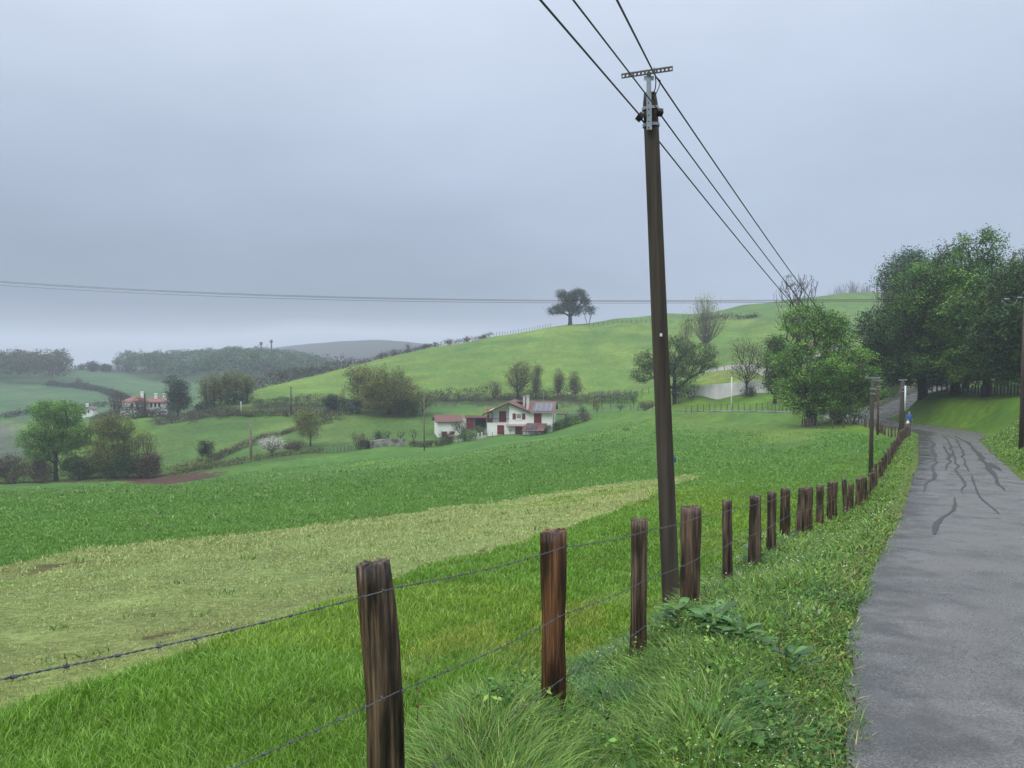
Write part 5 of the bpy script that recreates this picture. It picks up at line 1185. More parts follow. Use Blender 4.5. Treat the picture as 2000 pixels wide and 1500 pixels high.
# ---------------------------------------------------------------- the roadside fence
M_post = []
def wood_mat(k, c1, c2):
    m = material('split chestnut', c1, .5, c2, 62, 8, bump=.010, bscale=90, stretch=(1,1,.035), spec=.5, lo=.40, hi=.60)
    t = m.node_tree; n = t.nodes; l = t.links; b = n['Principled BSDF']; src = b.inputs['Base Color'].links[0].from_socket
    tcn = n.new('ShaderNodeTexCoord'); mpn = n.new('ShaderNodeMapping'); mpn.inputs['Scale'].default_value = (1,1,.12); mpn.inputs['Location'].default_value = (k*3.1, k, k); l.new(tcn.outputs['Object'], mpn.inputs[0])
    z = n.new('ShaderNodeTexNoise'); z.inputs['Scale'].default_value = 17; z.inputs['Detail'].default_value = 7; l.new(mpn.outputs[0], z.inputs['Vector'])
    r = n.new('ShaderNodeMapRange'); r.inputs['From Min'].default_value = .40; r.inputs['From Max'].default_value = .58; r.inputs['To Min'].default_value = .25; r.inputs['To Max'].default_value = 1.25; l.new(z.outputs['Fac'], r.inputs['Value'])
    v = n.new('ShaderNodeVectorMath'); v.operation = 'SCALE'; l.new(src, v.inputs[0]); l.new(r.outputs[0], v.inputs['Scale']); l.new(v.outputs[0], b.inputs['Base Color'])
    z2 = n.new('ShaderNodeTexNoise'); z2.inputs['Scale'].default_value = 22; z2.inputs['Detail'].default_value = 8; l.new(mpn.outputs[0], z2.inputs['Vector'])
    bp = n.new('ShaderNodeBump'); bp.inputs['Distance'].default_value = .035; bp.inputs['Strength'].default_value = 1; l.new(z2.outputs['Fac'], bp.inputs['Height'])
    old = b.inputs['Normal'].links[0].from_node; l.new(bp.outputs[0], old.inputs['Normal']); return m
for k, (c1, c2) in enumerate([((.040,.024,.016),(.17,.115,.070)), ((.060,.026,.013),(.20,.088,.038)), ((.055,.033,.023),(.17,.12,.085)), ((.060,.036,.024),(.15,.10,.07))]):
    M_post.append(wood_mat(k, c1, c2))
fence = empty('barbed_wire_fence', (0.0, 0.0, -1.9), 0, 1, 'rustic barbed wire fence of split dark wooden posts running along the road', 'fence')
FO = Vector((0,0,-1.9))
def post(x, y, zb, zt, w_, mat_, seed, bow=0.0, lean=(0,0), flat=.75, slant=.0, kink=None, name='post', label=None, n=44):
    rg = np.random.default_rng(seed); m = 26; V = []; ph = rg.random(6)*6.28; H = zt-zb
    prof = [1 + .10*math.cos(2*math.pi*k/n*2+ph[0]) + .07*math.cos(2*math.pi*k/n*3+ph[1]) + .05*rg.normal() for k in range(n)]
    g_ = [0]*n
    for q in rg.choice(n, max(3, n//6), replace=False): g_[q] = rg.uniform(.08, .22)
    sp_q = rg.integers(0, n); tj = rg.normal(0, .006, n)
    for i in range(m+1):
        t = i/m; z = zb - .7 + (H+.7)*t
        cx = x + lean[0]*(t-.2) + bow*math.sin(math.pi*t); cy = y + lean[1]*(t-.2)
        if kink: cx += np.interp(t, [k_[0] for k_ in kink], [k_[1] for k_ in kink])
        s = (1 + .05*math.sin(t*9+ph[2]) + .03*math.sin(t*23+ph[3]))*(1.06 - .08*t)
        for k in range(n):
            a = 2*math.pi*k/n + .12*math.sin(t*3+ph[4]); rr_ = w_/2*s*prof[k]*(1 - g_[k]*(.6+.4*math.sin(t*13+k))) + .0
            dz = (slant*math.cos(a)*w_/2 + tj[k])*(t > .98) + (rg.normal()*.003 if i < m else 0)
            rr_ *= 1 + .035*math.sin(k*2.1 + t*4 + ph[5]) + .02*rg.normal()*(n > 20)*.5
            V.append((cx + math.cos(a)*rr_, cy + math.sin(a)*rr_*flat, z + dz))
    top = len(V); V.append((sum(v[0] for v in V[-n:])/n, sum(v[1] for v in V[-n:])/n, zt + .004))
    f = [(i*n+k, i*n+(k+1)%n, (i+1)*n+(k+1)%n, (i+1)*n+k) for i in range(m) for k in range(n)] + [(m*n+k, m*n+(k+1)%n, top) for k in range(n)]
    b = MB(); b.add([Vector(v)-FO for v in V], f); o = b.build(name, mat_, fence, smooth=True)
    if label: o['label'] = label
    try:
        o.data.polygons.foreach_set('use_smooth', [i < m*n for i in range(len(o.data.polygons))])
    except Exception: pass
    return o
POSTS = []   # x, y, z ground, z top, width
def px_post(px, pyt, pyb, d, wpx, k, seed, **kw):
    a, e = tanel(px, pyt); _, eb = tanel(px, pyb); x, y = a*d, d; zt = e*d; gz_ = min(eb*d, g1(x, y)); POSTS.append((x, y, gz_, zt, wpx/F*d))
    post(x, y, gz_, zt, wpx/F*d, M_post[k], seed, **kw)
px_post(741, 1100, 1740, 2.75, 71, 0, 1, kink=[(0,.016),(.45,.018),(.75,.014),(.9,-.004),(1,-.024)], slant=.12, label='thick bent grey brown post with sawn slanted top, nearest to the camera')
px_post(1080, 1038, 1412, 4.3, 46, 1, 2, kink=[(0,-.012),(.3,-.01),(.5,.006),(1,.0)], slant=.15, label='wet reddish brown post, second nearest')
px_post(1248, 1015, 1290, 5.9, 28, 2, 3, label='slim silvery brown post with splintered face')
px_post(1350, 990, 1190, 7.1, 37, 3, 4, label='broad brown post standing right beside the utility pole')
px_post(1424, 978, 1138, 8.9, 20, 2, 5, lean=(-.03,0))
px_post(1475, 968, 1107, 10.2, 25, 2, 6); px_post(1507, 961, 1076, 12, 19, 3, 7); px_post(1534, 955, 1052, 14.2, 18, 0, 8); px_post(1559, 953, 1042, 15.6, 16, 2, 9, lean=(.12,0))
px_post(1580, 951, 1030, 17.2, 14, 3, 10); px_post(1602, 948, 1018, 19, 13, 0, 11); px_post(1621, 942, 1008, 20.4, 10, 0, 12); px_post(1630, 941, 1004, 21.2, 11, 0, 13)
k = 0; y = 22.6
rgp = np.random.default_rng(4)
while y < 92:
    if y < 60: x = float(FX(y))
    else: x = float(np.interp(y, [60,70,80,90], [FX(60), 34.0, 37.9, 40.6]))
    zg = g1(x, y); h_ = rgp.uniform(.82, 1.02); w_ = rgp.uniform(.11, .19); POSTS.append((x, y, zg, zg+h_, w_))
    post(x + rgp.normal(0,.03), y, zg, zg+h_, w_, M_post[int(rgp.integers(0,4))], 40+k, lean=(rgp.normal(0,.05), rgp.normal(0,.04)), n=10); y += rgp.uniform(1.15, 1.7); k += 1
post(-1.26, 1.30, -1.95, -.50, .13, M_post[3], 77)
M_wire = material('galvanised barbed wire', (.16,.17,.19), .45, (.10,.10,.11), 40, metal=.6)
p0 = POSTS[0]
left = [(-2.2, .75), ]
def wire(idx, fr, extra, label, n_twist=55):
    P_ = [ray_pt(*e) for e in extra]
    for (x, y, zg, zt, w_) in POSTS[:]:
        H = min(zt-zg, 1.15); zz_ = zt - fr; P_.append(Vector((x + .92*(w_*.5+.008), y - .39*(w_*.5+.008), zz_)))
    S_ = []
    for a, b in zip(P_[:-1], P_[1:]):
        L_ = (b-a).length; S_ += [a + (b-a)*(q/6) - Vector((0,0,L_*.010*math.sin(math.pi*q/6))) for q in range(6)]
    S_.append(P_[-1]); o0 = FO; mb = MB()
    near = [p for p in S_ if p.length < 14]; farp = [p for p in S_ if p.length >= 13.0]
    Q = [near[0]]
    for a, b in zip(near[:-1], near[1:]):
        m = max(1, int((b-a).length/.012)); Q += [a + (b-a)*(q/m) for q in range(1, m+1)]
    for ph in (0, math.pi):
        tot = 0; T_ = []
        for i, q in enumerate(Q):
            if i: tot += (q-Q[i-1]).length
            T_.append(q - o0 + Vector((.2*math.cos(tot*150+ph), .6*math.sin(tot*150+ph), math.cos(tot*150+ph)))*.0018)
        mb.tube(T_, .0015, 4)
    mb.tube([p-o0 for p in farp], .0035, 4)
    w_o = mb.build('wire', M_wire, fence); w_o['label'] = label
    # barbs: a little wrapped knot with four points, every 12 cm
    bb = MB(); tot = 0; nxt = .05; rr_ = np.random.default_rng(idx)
    for i in range(1, len(Q)):
        tot += (Q[i]-Q[i-1]).length
        if tot > nxt:
            nxt += .115; c_ = Q[i]-o0; d = (Q[i]-Q[i-1]).normalized()
            bb.tube([c_-d*.006, c_+d*.006], .0042, 6)
            for s_ in range(4):
                v = Vector(rr_.normal(size=3)); v = (v - d*v.dot(d)).normalized()*.014 + d*rr_.normal()*.004; bb.tube([c_, c_+v], [.0013,.0005], 4)
    bb.build('barb', M_wire, w_o); w_o.children[0]['kind'] = 'stuff'
wire(1, .08, [(-307,1388,1.28)], 'top barbed wire')
wire(2, .46, [(-307,1815,1.28)], 'middle barbed wire')
wire(3, .82, [(-307,2250,1.28)], 'lowest barbed wire')
# ---------------------------------------------------------------- other fences
M_fp = material('grey fence stakes', (.10,.085,.07), .9, (.06,.05,.045), 5)
def stake_fence(pts, n, h, label, rad=.06, group=None, wires=2, name='wire_fence', jit=.08):
    P_ = np.array([p[:2] for p in pts], float); s = np.concatenate([[0], np.cumsum(np.hypot(*np.diff(P_, axis=0).T))]); t = np.linspace(0, s[-1], n)
    x = np.interp(t, s, P_[:, 0]); y = np.interp(t, s, P_[:, 1]); z = G(x, y); e = empty(name, (x[0], y[0], z[0]), 0, 1, label, 'fence', group); rg = np.random.default_rng(n)
    for i in range(n):
        c = MB(); b = Vector((x[i]-x[0], y[i]-y[0], z[i]-z[0])); c.tube([b-Vector((0,0,.2)), b+Vector((rg.normal(0,jit*.6), 0, h*rg.uniform(.85,1.1)))], [rad, rad*.8], 6); c.build('post', M_fp, e)
    for q in range(wires):
        c = MB(); c.tube([(x[i]-x[0], y[i]-y[0], z[i]-z[0]+h*(.45+.42*q)) for i in range(n)], .008 if h < 1.4 else .01, 3, False); c.build('wire', M_wire, e)
    return e
stake_fence(pts_on((1160,176),(1190,172),(1230,168),(1275,160)), 8, 1.3, 'row of dark stakes along the lane right of the farmhouse garden', .09)
stake_fence(pts_on((1340,124),(1420,123),(1500,120),(1568,112)), 24, 1.15, 'thin stake fence along the near side of the valley road', .06)
stake_fence([on(1568,98), on(1600,91), on(1650,89), on(1700,91), on(1716,92)], 14, 1.2, 'dark stake fence under the leafy trees at the bend', .08)
stake_fence(pts_on((1150,197),(1190,196),(1240,192),(1290,188)), 13, 1.3, 'stake fence at the foot of the bright hill', .08)
stake_fence(pts_on((1400,180),(1440,176),(1470,172)), 6, 1.3, 'short stake fence above the white farmhouse yard', .08)
stake_fence([on(1794,104), on(1850,99), on(1900,94), on(1960,86), on(2010,80)], 30, 1.25, 'old dark fence along the top of the bank under the big trees', .09)
stake_fence(ridge_pts(965, 1075, .5, 8), 22, 1.6, 'row of small fence stakes on the ridge left of the lone oak', .10, wires=1)
stake_fence(pts_on((1150,302),(1210,300),(1270,299)), 14, 1.4, 'row of small fence stakes below the ridge right of the lone oak', .10, wires=1)
stake_fence(pts_on((622,131),(660,132),(700,133)), 12, .95, 'small fence at the far edge of the big field left of the garden', .05)
stake_fence(pts_on((790,138),(850,142),(890,144),(950,146),(1010,147.5),(1060,149)), 26, .95, 'low garden fence running in front of the farmhouse', .05)
# ---------------------------------------------------------------- garden plants round the farmhouse
bush('bush', 700, 135, 34, 838, 'brown leafless bush at the left end of the vegetable garden', kind='brown', n=160, m=5, leaf=.15, bark=M_barkp)
bush('bush', 716, 134.5, 30, 858, 'dark evergreen bush left of the old garden wall', kind='ivy', n=90, m=26, leaf=.16)
bush('bush', 742, 140, 30, 840, 'dark leafy bush in the vegetable garden', kind='ivy', n=70, m=22, leaf=.16)
for px, w, tp, lb in ((782,28,836,'small crooked fruit tree in the vegetable garden'),(757,22,838,'small thin fruit tree left of the crooked one'),(806,22,834,'thin young tree beside the thin green grey pole')):
    tree('fruit_tree', px, 143, w, tp, lb, kind='olive', n=60, m=3, leaf=.14, z0=.35, rt=.07, bark=M_barkd, r_tip=.012)
tree('fruit_tree', 902, 147, 40, 818, 'leafy young tree in front of the white outbuilding', kind='dark', n=110, m=12, leaf=.16, z0=.25, rt=.08, spread=.3)
bush('bush', 868, 145, 22, 838, 'dark bush in front of the outbuilding door', kind='ivy', n=50, m=20, leaf=.15)
bush('bush', 880, 144.5, 16, 842, 'small brown bush right of the dark bush by the outbuilding', kind='brown', n=50, m=16, leaf=.15)
bush('bush', 912, 145.5, 44, 836, 'broad green shrub in front of the farmhouse yard', kind='mid', n=90, m=22, leaf=.16)
bush('bush', 940, 149, 22, 830, 'rounded green shrub at the left corner of the farmhouse', kind='mid', n=60, m=22, leaf=.15)
hedge([on(800,139), on(840,141.5), on(880,143)], 1.0, .7, 'brown garden hedge below the outbuilding', 'brown', dens=50, leaf=.15, kinds='ivy')
hedge([on(1062,147), on(1080,148), on(1100,150), on(1130,153)], 1.5, 1.1, 'green shrub border at the right end of the farmhouse', 'mid', dens=60, leaf=.16, kinds='ivy')
bush('bush', 1142, 153, 26, 806, 'dark brown bush right of the farmhouse shrub border', kind='brown', n=90, m=14, leaf=.15)
tree('fruit_tree', 1166, 160, 26, 776, 'young tree with fresh leaves by the lane, right of the farmhouse', kind='rust', n=110, m=9, leaf=.16, z0=.2, rt=.07, spread=.3)
tree('fruit_tree', 1140, 158, 26, 792, 'dark small tree by the lane nearest the farmhouse', kind='dark', n=80, m=10, leaf=.16, z0=.3, rt=.07, spread=.3)
tree('fruit_tree', 1106, 154, 20, 796, 'whitish blossoming sapling at the farmhouse gable', kind='pale', n=50, m=8, leaf=.14, z0=.2, rt=.05, spread=.25)
tree('fruit_tree', 1212, 165, 24, 784, 'low spreading young tree by the lane', kind='mid', n=60, m=8, leaf=.15, z0=.3, rt=.06, spread=.3)
tree('fruit_tree', 1238, 170, 22, 768, 'dark upright sapling left of the rounded bush by the lane', kind='dark', n=60, m=10, leaf=.15, z0=.4, rt=.06, spread=.3)
bush('bush', 1262, 165, 40, 782, 'rounded yellow green bush by the lane just left of the big pole', kind='olive', n=110, m=22, leaf=.18)
# ---------------------------------------------------------------- parked car
def car():
    x, y, z = on(1776, 138); r = empty('parked_car', (x, y, z), math.radians(168), 1, 'light silver blue hatchback car parked in the yard behind the bank trees', 'car')
    M_paint = material('silver blue paint', (.42,.48,.52), .3, spec=.6); M_tyre = material('tyre rubber', (.02,.02,.02), .8)
    prof = [(-2.0,.35),(-2.05,.75),(-1.9,.98),(-1.15,1.08),(-.35,1.5),(.9,1.52),(1.75,1.25),(1.95,.8),(1.95,.38),(1.6,.25),(-1.6,.25)]
    c = MB(); n = len(prof); V = []
    for yy, s in ((-.84,.0),(-.86,1),(.86,1),(.84,.0)): 
        for (a, b) in prof: V.append((a, yy*(1 if b < 1.05 else .84), b))
    f = [tuple(range(n)), tuple(range(4*n-1, 3*n-1, -1))] + [(q*n+i, q*n+(i+1)%n, (q+1)*n+(i+1)%n, (q+1)*n+i) for q in range(3) for i in range(n)]
    c.add(V, f); body = c.build('body', M_paint, r, bevel=.03)
    for nm, quad in (('windscreen', [(-1.1,-.7,1.12),(-1.1,.7,1.12),(-.42,.62,1.47),(-.42,-.62,1.47)]), ('rear_window', [(1.72,.62,1.2),(1.72,-.62,1.2),(1.0,-.6,1.48),(1.0,.6,1.48)])):
        m_ = MB(); q = [Vector(p) for p in quad]; nn = (q[1]-q[0]).cross(q[3]-q[0]).normalized(); nn = nn if nn.z > 0 else -nn; m_.slab([p+nn*.02 for p in (q if (q[1]-q[0]).cross(q[3]-q[0]).z > 0 else q[::-1])], .03); m_.build(nm, M_glass, r)
    for sy in (-1, 1):
        m_ = MB(); yy = sy*.80; m_.hexa([(-.95,yy-.01,1.08),(1.5,yy-.01,1.08),(1.5,yy+.01,1.08),(-.95,yy+.01,1.08)], [(-.35,sy*.735-.01,1.42),(1.0,sy*.735-.01,1.42),(1.0,sy*.735+.01,1.42),(-.35,sy*.735+.01,1.42)]); m_.build('side_window', M_glass, r)
        for xx in (-1.25, 1.25):
            m_ = MB(); m_.tube([(xx, sy*.70, .32),(xx, sy*.88, .32)], .32, 18); wo = m_.build('wheel', M_tyre, r, smooth=False); m_ = MB(); m_.tube([(xx, sy*.881, .32),(xx, sy*.895, .32)], .2, 14); m_.build('rim', M_metal, wo)
        m_ = MB(); m_.ball((-1.98, sy*.6, .82), .12, 8, 5, (.5,1.3,.7)); m_.build('headlight', M_condu, r)
car()
# ---------------------------------------------------------------- walker in a blue jacket
def person():
    x, y, z = W3(1775, 841, 81); z = float(np.interp(y, [76, 86], [-7.95, -8.45])) + .01
    M_skin = material('skin', (.45,.28,.22), .6); M_jac = material('blue rain jacket', (.015,.12,.42), .6); M_leg = material('dark trousers', (.012,.016,.05), .8); M_shoe = material('pale shoes', (.55,.48,.45), .7); M_hair = material('light hat', (.50,.52,.62), .8)
    root = empty('person', (x, y, z), math.radians(0), 1, 'walker in a blue jacket and dark leggings carrying a white bag down the lane', 'person')
    def skin(name, J, E, R, mat_, sub=2):
        me = bpy.data.meshes.new(name); me.from_pydata(J, E, []); o = bpy.data.objects.new(name, me); COL.objects.link(o); o.parent = root
        m = o.modifiers.new('skin', 'SKIN'); m.use_smooth_shade = True
        for v, r in zip(me.skin_vertices[0].data, R): v.radius = (r, r*.85) if not isinstance(r, tuple) else r
        me.skin_vertices[0].data[0].use_root = True
        s = o.modifiers.new('sub', 'SUBSURF'); s.levels = sub; s.render_levels = sub; me.materials.append(mat_); return o
    # body: pelvis root, mid-stride walking towards the viewer (-y)
    J = [(0,0,.90),(0,.01,1.12),(0,.0,1.34),(0,0,1.45),(0,-.02,1.55),(0,-.03,1.64),(0,-.02,1.72),
         (.09,0,.86),(.10,-.06,.50),(.11,-.14,.09),(.11,-.27,.04),
         (-.09,0,.86),(-.09,.04,.50),(-.10,.20,.13),(-.10,.10,.05),
         (.18,0,1.40),(.27,.02,1.15),(.30,-.06,.92),(.31,-.1,.83),
         (-.18,0,1.40),(-.27,-.02,1.16),(-.27,-.16,.98),(-.25,-.24,.92)]
    E = [(0,1),(1,2),(2,3),(3,4),(4,5),(5,6),(0,7),(7,8),(8,9),(9,10),(0,11),(11,12),(12,13),(13,14),(2,15),(15,16),(16,17),(17,18),(2,19),(19,20),(20,21),(21,22)]
    R = [.13,.13,.14,.06,.06,.095,.07,.09,.06,.04,.035,.09,.06,.04,.035,.06,.045,.035,.03,.06,.045,.035,.03]
    body = skin('body', J, E, R, M_skin)
    skin('jacket', [(0,0,.86),(0,.01,1.12),(0,0,1.36),(0,0,1.48),(.19,0,1.41),(.28,.02,1.15),(.31,-.06,.93),(-.19,0,1.41),(-.28,-.02,1.16),(-.28,-.16,.985)],
         [(0,1),(1,2),(2,3),(2,4),(4,5),(5,6),(2,7),(7,8),(8,9)], [.18,.175,.17,.075,.085,.07,.055,.085,.07,.055], M_jac)
    skin('trousers', [(0,0,.92),(.09,0,.84),(.10,-.06,.50),(.11,-.14,.12),(-.09,0,.84),(-.09,.04,.50),(-.10,.20,.16)], [(0,1),(1,2),(2,3),(0,4),(4,5),(5,6)], [.14,.10,.07,.05,.10,.07,.05], M_leg)
    for J_ in ([(.11,-.12,.06),(.11,-.29,.045)], [(-.10,.21,.09),(-.10,.07,.045)]): skin('shoe', J_, [(0,1)], [.055,.05], M_shoe)
    skin('hat', [(0,.0,1.70),(0,.0,1.755)], [(0,1)], [.115,.09], M_hair)
    for sx in (-1, 1): c = MB(); c.ball((sx*.035, -.115, 1.65), .012, 6, 4); c.build('eye', M_black, root)
    c = MB(); c.ball((0, -.125, 1.62), .016, 6, 4, (.8,1.2,1.4)); c.build('nose', M_skin, root)
    for sx, hx_ in ((-1, (-.25,-.25,.90)), (1, (.31,-.105,.80))):
        for k, (a, ln) in enumerate(((-.025,.07),(-.009,.08),(.009,.075),(.024,.06))): 
            c = MB(); h = Vector(hx_); c.tube([h+Vector((a,0,0)), h+Vector((a,-.01,-ln*.6)), h+Vector((a,.015,-ln))], [.010,.009,.007], 6); c.build('finger', M_skin, body)
        c = MB(); c.tube([h+Vector((-sx*.03,-.01,.02)), h+Vector((-sx*.045,-.03,-.03))], [.011,.008], 6); c.build('thumb', M_skin, body)
    b = MB(); bx, by, bz_ = x-.25, y-.27, z
    b.add([(-.13,-.05,-.36),(.13,-.05,-.36),(.13,.05,-.36),(-.13,.05,-.36),(-.16,-.08,-.2),(.16,-.08,-.2),(.16,.08,-.2),(-.16,.08,-.2),(-.10,-.02,-.03),(.10,-.02,-.03),(.10,.02,-.03),(-.10,.02,-.03)],
          [(3,2,1,0),(0,1,5,4),(1,2,6,5),(2,3,7,6),(3,0,4,7),(4,5,9,8),(5,6,10,9),(6,7,11,10),(7,4,8,11),(8,9,10,11)])
    M_bag = material('white carrier bag', (.75,.75,.73), .5); bg = b.build('carrier_bag', M_bag, None, bevel=.02); bg.location = (x-.25, y-.26, z+.86)
    h = MB(); h.tube([(-.06,0,-.03),(-.04,0,.03),(0,0,.05),(.04,0,.03),(.06,0,-.03)], .008, 5); h.build('handle', M_bag, bg)
    tag(bg, 'white carrier bag hanging from the walker\'s hand', 'bag')
person()
# ---------------------------------------------------------------- grass, weeds, flowers
M_grass = material('grass blades', (1,1,1), .36, vcol=True, transl=.3, spec=.45)
def blades(name, x, y, h, w, cols, label, rg, lean=.5, seg=3, cat='grass', tip=1.0, wind=(0,0)):
    n = len(x); z = G(x, y); a = rg.random(n)*2*np.pi; ld = rg.random(n)*2*np.pi
    lm = lean*h*rg.uniform(.15, 1.25, n); lx = np.cos(ld)*lm + wind[0]*h; ly = np.sin(ld)*lm + wind[1]*h
    sx = np.cos(a)*w*.5; sy = np.sin(a)*w*.5
    ts = [0, .45, .8, 1.0][:seg+1] if seg == 3 else [0, .6, 1.0]
    ws = [.8, 1, .65, 0] if seg == 3 else [.9, .8, 0]
    V = []
    for t, ww in zip(ts, ws):
        c = np.c_[x + lx*t*t, y + ly*t*t, z - .02 + h*(t - .28*(lm/h)*t*t*t)]
        if ww > 0: V += [c + np.c_[sx, sy, 0*sx]*ww, c - np.c_[sx, sy, 0*sx]*ww]
        else: V += [c]
    K = len(V); V = np.stack(V, 1).reshape(-1, 3); b = np.arange(n)[:, None]*K
    q = []; 
    for i in range(len(ts)-2): q.append(np.concatenate([b+2*i, b+2*i+1, b+2*i+3, b+2*i+2], 1))
    Q = np.concatenate(q); T_ = np.concatenate([b+K-3, b+K-2, b+K-1], 1)
    shade = np.ones(K)[None, :, None]*np.ones((n, 1, 1)); 
    cc = np.repeat(cols[:, None, :], K, 1)*shade; cc[:, -1] = cc[:, -1]*.6 + np.array(S(150,160,90))*.4*tip
    o = mesh_np(name, V, [Q, T_], M_grass, None, cols=np.clip(cc.reshape(-1, 3), 0, 1)); return tag(o, label, cat, kind='stuff')
def scatter(rg, n, r0, r1, th0=-40, th1=40, p=0.0):
    """points in front of the viewer, evenly spread over the picture's ground"""
    u = rg.random(n); 
    if p == 0: r = np.exp(np.log(r0) + u*(np.log(r1)-np.log(r0)))
    else: r = (r0**p + u*(r1**p - r0**p))**(1/p)
    th = np.radians(rg.uniform(th0, th1, n)); return r*np.sin(th), r*np.cos(th)
def pick(rg, pal, n, var=.2):
    pal = np.array(pal)*1.35; return pal[rg.integers(0, len(pal), n)]*(1 + rg.normal(0, var, n))[:, None]
rg = np.random.default_rng(21)
ridx = {i: k[0].replace('_s', '') for i, k in enumerate(REG)}
def classify(x, y):
    c, reg = _regc(x, y, 0); D, _ = road_dist(x, y); fx = FX(y)
    cls = np.array([ridx.get(int(r), 'near') if r >= 0 else 'near' for r in reg]); cls = cls.astype('U8')
    cls[(x > fx) & (y < 66)] = 'verge'; return cls, D, x - fx
PAL = dict(near=[S(90,130,34), S(106,144,46), S(76,112,32), S(122,152,60)], verge=[S(72,114,36), S(90,132,46), S(108,144,60), S(56,90,30), S(124,146,72)],
           pale=[S(152,162,104), S(132,144,84), S(160,162,112), S(116,134,70)], mid=[S(88,128,52), S(94,134,58), S(82,120,48), S(102,138,64)])
# lawn-like new grass of the near field strip
x, y = scatter(rg, 620000, 2.6, 24, -38, 24, .35); cls, D, fx = classify(x, y)
m = ((cls == 'near') & (D > .1)) ; x, y, fx = x[m], y[m], fx[m]; r = np.hypot(x, y)
clump = vnoise(x, y, .35, 71) + vnoise(x, y, 1.2, 72); 
h = (.085 + .05*clump + rng.normal(0, .018, len(x))).clip(.03, .22); w = .0045*np.clip(r/5, .8, 3.5)
dry = (vnoise(x, y, 1.6, 73) + .5*vnoise(x, y, .4, 70) > .30) & (fx > -1.8) & (rg.random(len(x)) < .6)
c = pick(rg, PAL['near'], len(x)); c[dry] = pick(rg, [S(132,146,70), S(120,142,60)], int(dry.sum())); c *= (1 + .22*clump)[:, None]
c *= np.where(vnoise(x, y, 3.0, 74)[:, None] > .05, np.array([[1.12, 1.02, .9]]), np.array([[.92, .98, 1.0]]))
blades('field_grass', x, y, h, w, c, 'short bright green grass of the field strip beside the fence', rg, .75, 3)
# tall wet grass of the verge, on both sides of the fence
x, y = scatter(rg, 380000, 1.7, 17, -30, 34, .5); cls, D, fx = classify(x, y)
r = np.hypot(x, y); keep = (((cls == 'verge') & (D > -.03 + .10*vnoise(x, y, .3, 85))) | ((cls == 'near') & (fx > -.55 - .35*vnoise(x, y, .8, 75)) & (D > .02))); 
edge = np.clip(D/.7, .3, 1)*np.clip((fx+1.0)/.9, .3, 1); keep &= rg.random(len(x)) < .7 + .3*edge
x, y, D, fx, r, edge = x[keep], y[keep], D[keep], fx[keep], r[keep], edge[keep]
cl = vnoise(x, y, .45, 76) + .7*vnoise(x, y, 1.1, 77)
h = ((.22 + .12*cl)*edge + rng.normal(0, .03, len(x))).clip(.035, .55); w = (.0055 + .003*rg.random(len(x)))*np.clip(r/5, .8, 3.0)
c = pick(rg, PAL['verge'], len(x), .25); blue = vnoise(x, y, .9, 78) > .22; c[blue] = pick(rg, [S(72,112,60), S(92,130,76), S(60,98,50)], int(blue.sum()), .2)
dry = rg.random(len(x)) < np.where(D < .4, .25, .03); c[dry] = pick(rg, [S(150,150,96), S(138,132,84), S(120,128,70)], int(dry.sum()))
blades('verge_grass', x, y, h, w, c, 'long wet grass of the verge around the fence posts', rg, 1.15, 3, tip=.5)
# low leafy ground cover mixed into the verge
x, y = scatter(rg, 30000, 2.0, 16, -20, 34, .5); cls, D, fx = classify(x, y); r = np.hypot(x, y)
m = ((cls == 'verge') | ((cls == 'near') & (fx > -.3))) & (D > .0); pr = np.clip(.30 + 1.6*vnoise(x, y, .7, 86) + .8*(D < .45), .04, 1); m &= rg.random(len(x)) < pr; x, y, D, r = x[m], y[m], D[m], r[m]
hz_ = rg.random(len(x))**.7*np.clip(.04 + .34*np.clip(D/.7, .08, 1)*(.62 + vnoise(x, y, .5, 87)), .02, .34); C_ = np.c_[x, y, G(x, y) + hz_]
lo = rg.random(len(x)) < .5
for sel, sz, pal in ((lo, .020, [S(78,116,42), S(96,132,54), S(64,100,36)]), (~lo, .036, [S(60,100,36), S(76,116,44), S(52,88,34), S(110,140,64)])):
    o = leaves_mesh('ground_cover', rg, C_[sel], .02, 4, sz, pal, M_leaf, None, 1.0, .25, aspect=.55); tag(o, 'low leafy plants mixed into the verge grass', 'ground cover', kind='stuff')
# mossy, gritty lip of the verge against the asphalt
x, y = scatter(rg, 60000, 2.2, 24, 10, 36, .3); cls, D, fx = classify(x, y); r = np.hypot(x, y); m = (D > -.09) & (D < .42) & (x < 17 + 0*y) & (cls == 'verge') & (D > .0 + .16*vnoise(x, y, .35, 88)); x, y, D, r = x[m], y[m], D[m], r[m]
blades('verge_moss', x, y, rg.uniform(.012, .05, len(x))*(1 + D*2), .006*np.clip(r/5, .8, 3), pick(rg, [S(116,130,62), S(96,116,50), S(134,138,84), S(84,92,56)], len(x), .2), 'short mossy growth along the edge of the asphalt', rg, 1.4, 2, cat='moss')
# verge farther down the road and the bank across it
x, y = scatter(rg, 150000, 14, 75, 4, 36, .4); cls, D, fx = classify(x, y); r = np.hypot(x, y)
m = (cls == 'verge') & (D > .1); x, y, r, D = x[m], y[m], r[m], D[m]
h = ((.16 + .12*vnoise(x, y, .9, 79))*np.clip(D/.8, .3, 1)).clip(.04, .4); c = pick(rg, PAL['verge'] + [S(110,132,60)], len(x), .22)
blades('verge_grass', x, y, h, .0016*r, c, 'grass of the verge and bank further down the road', rg, .9, 2)
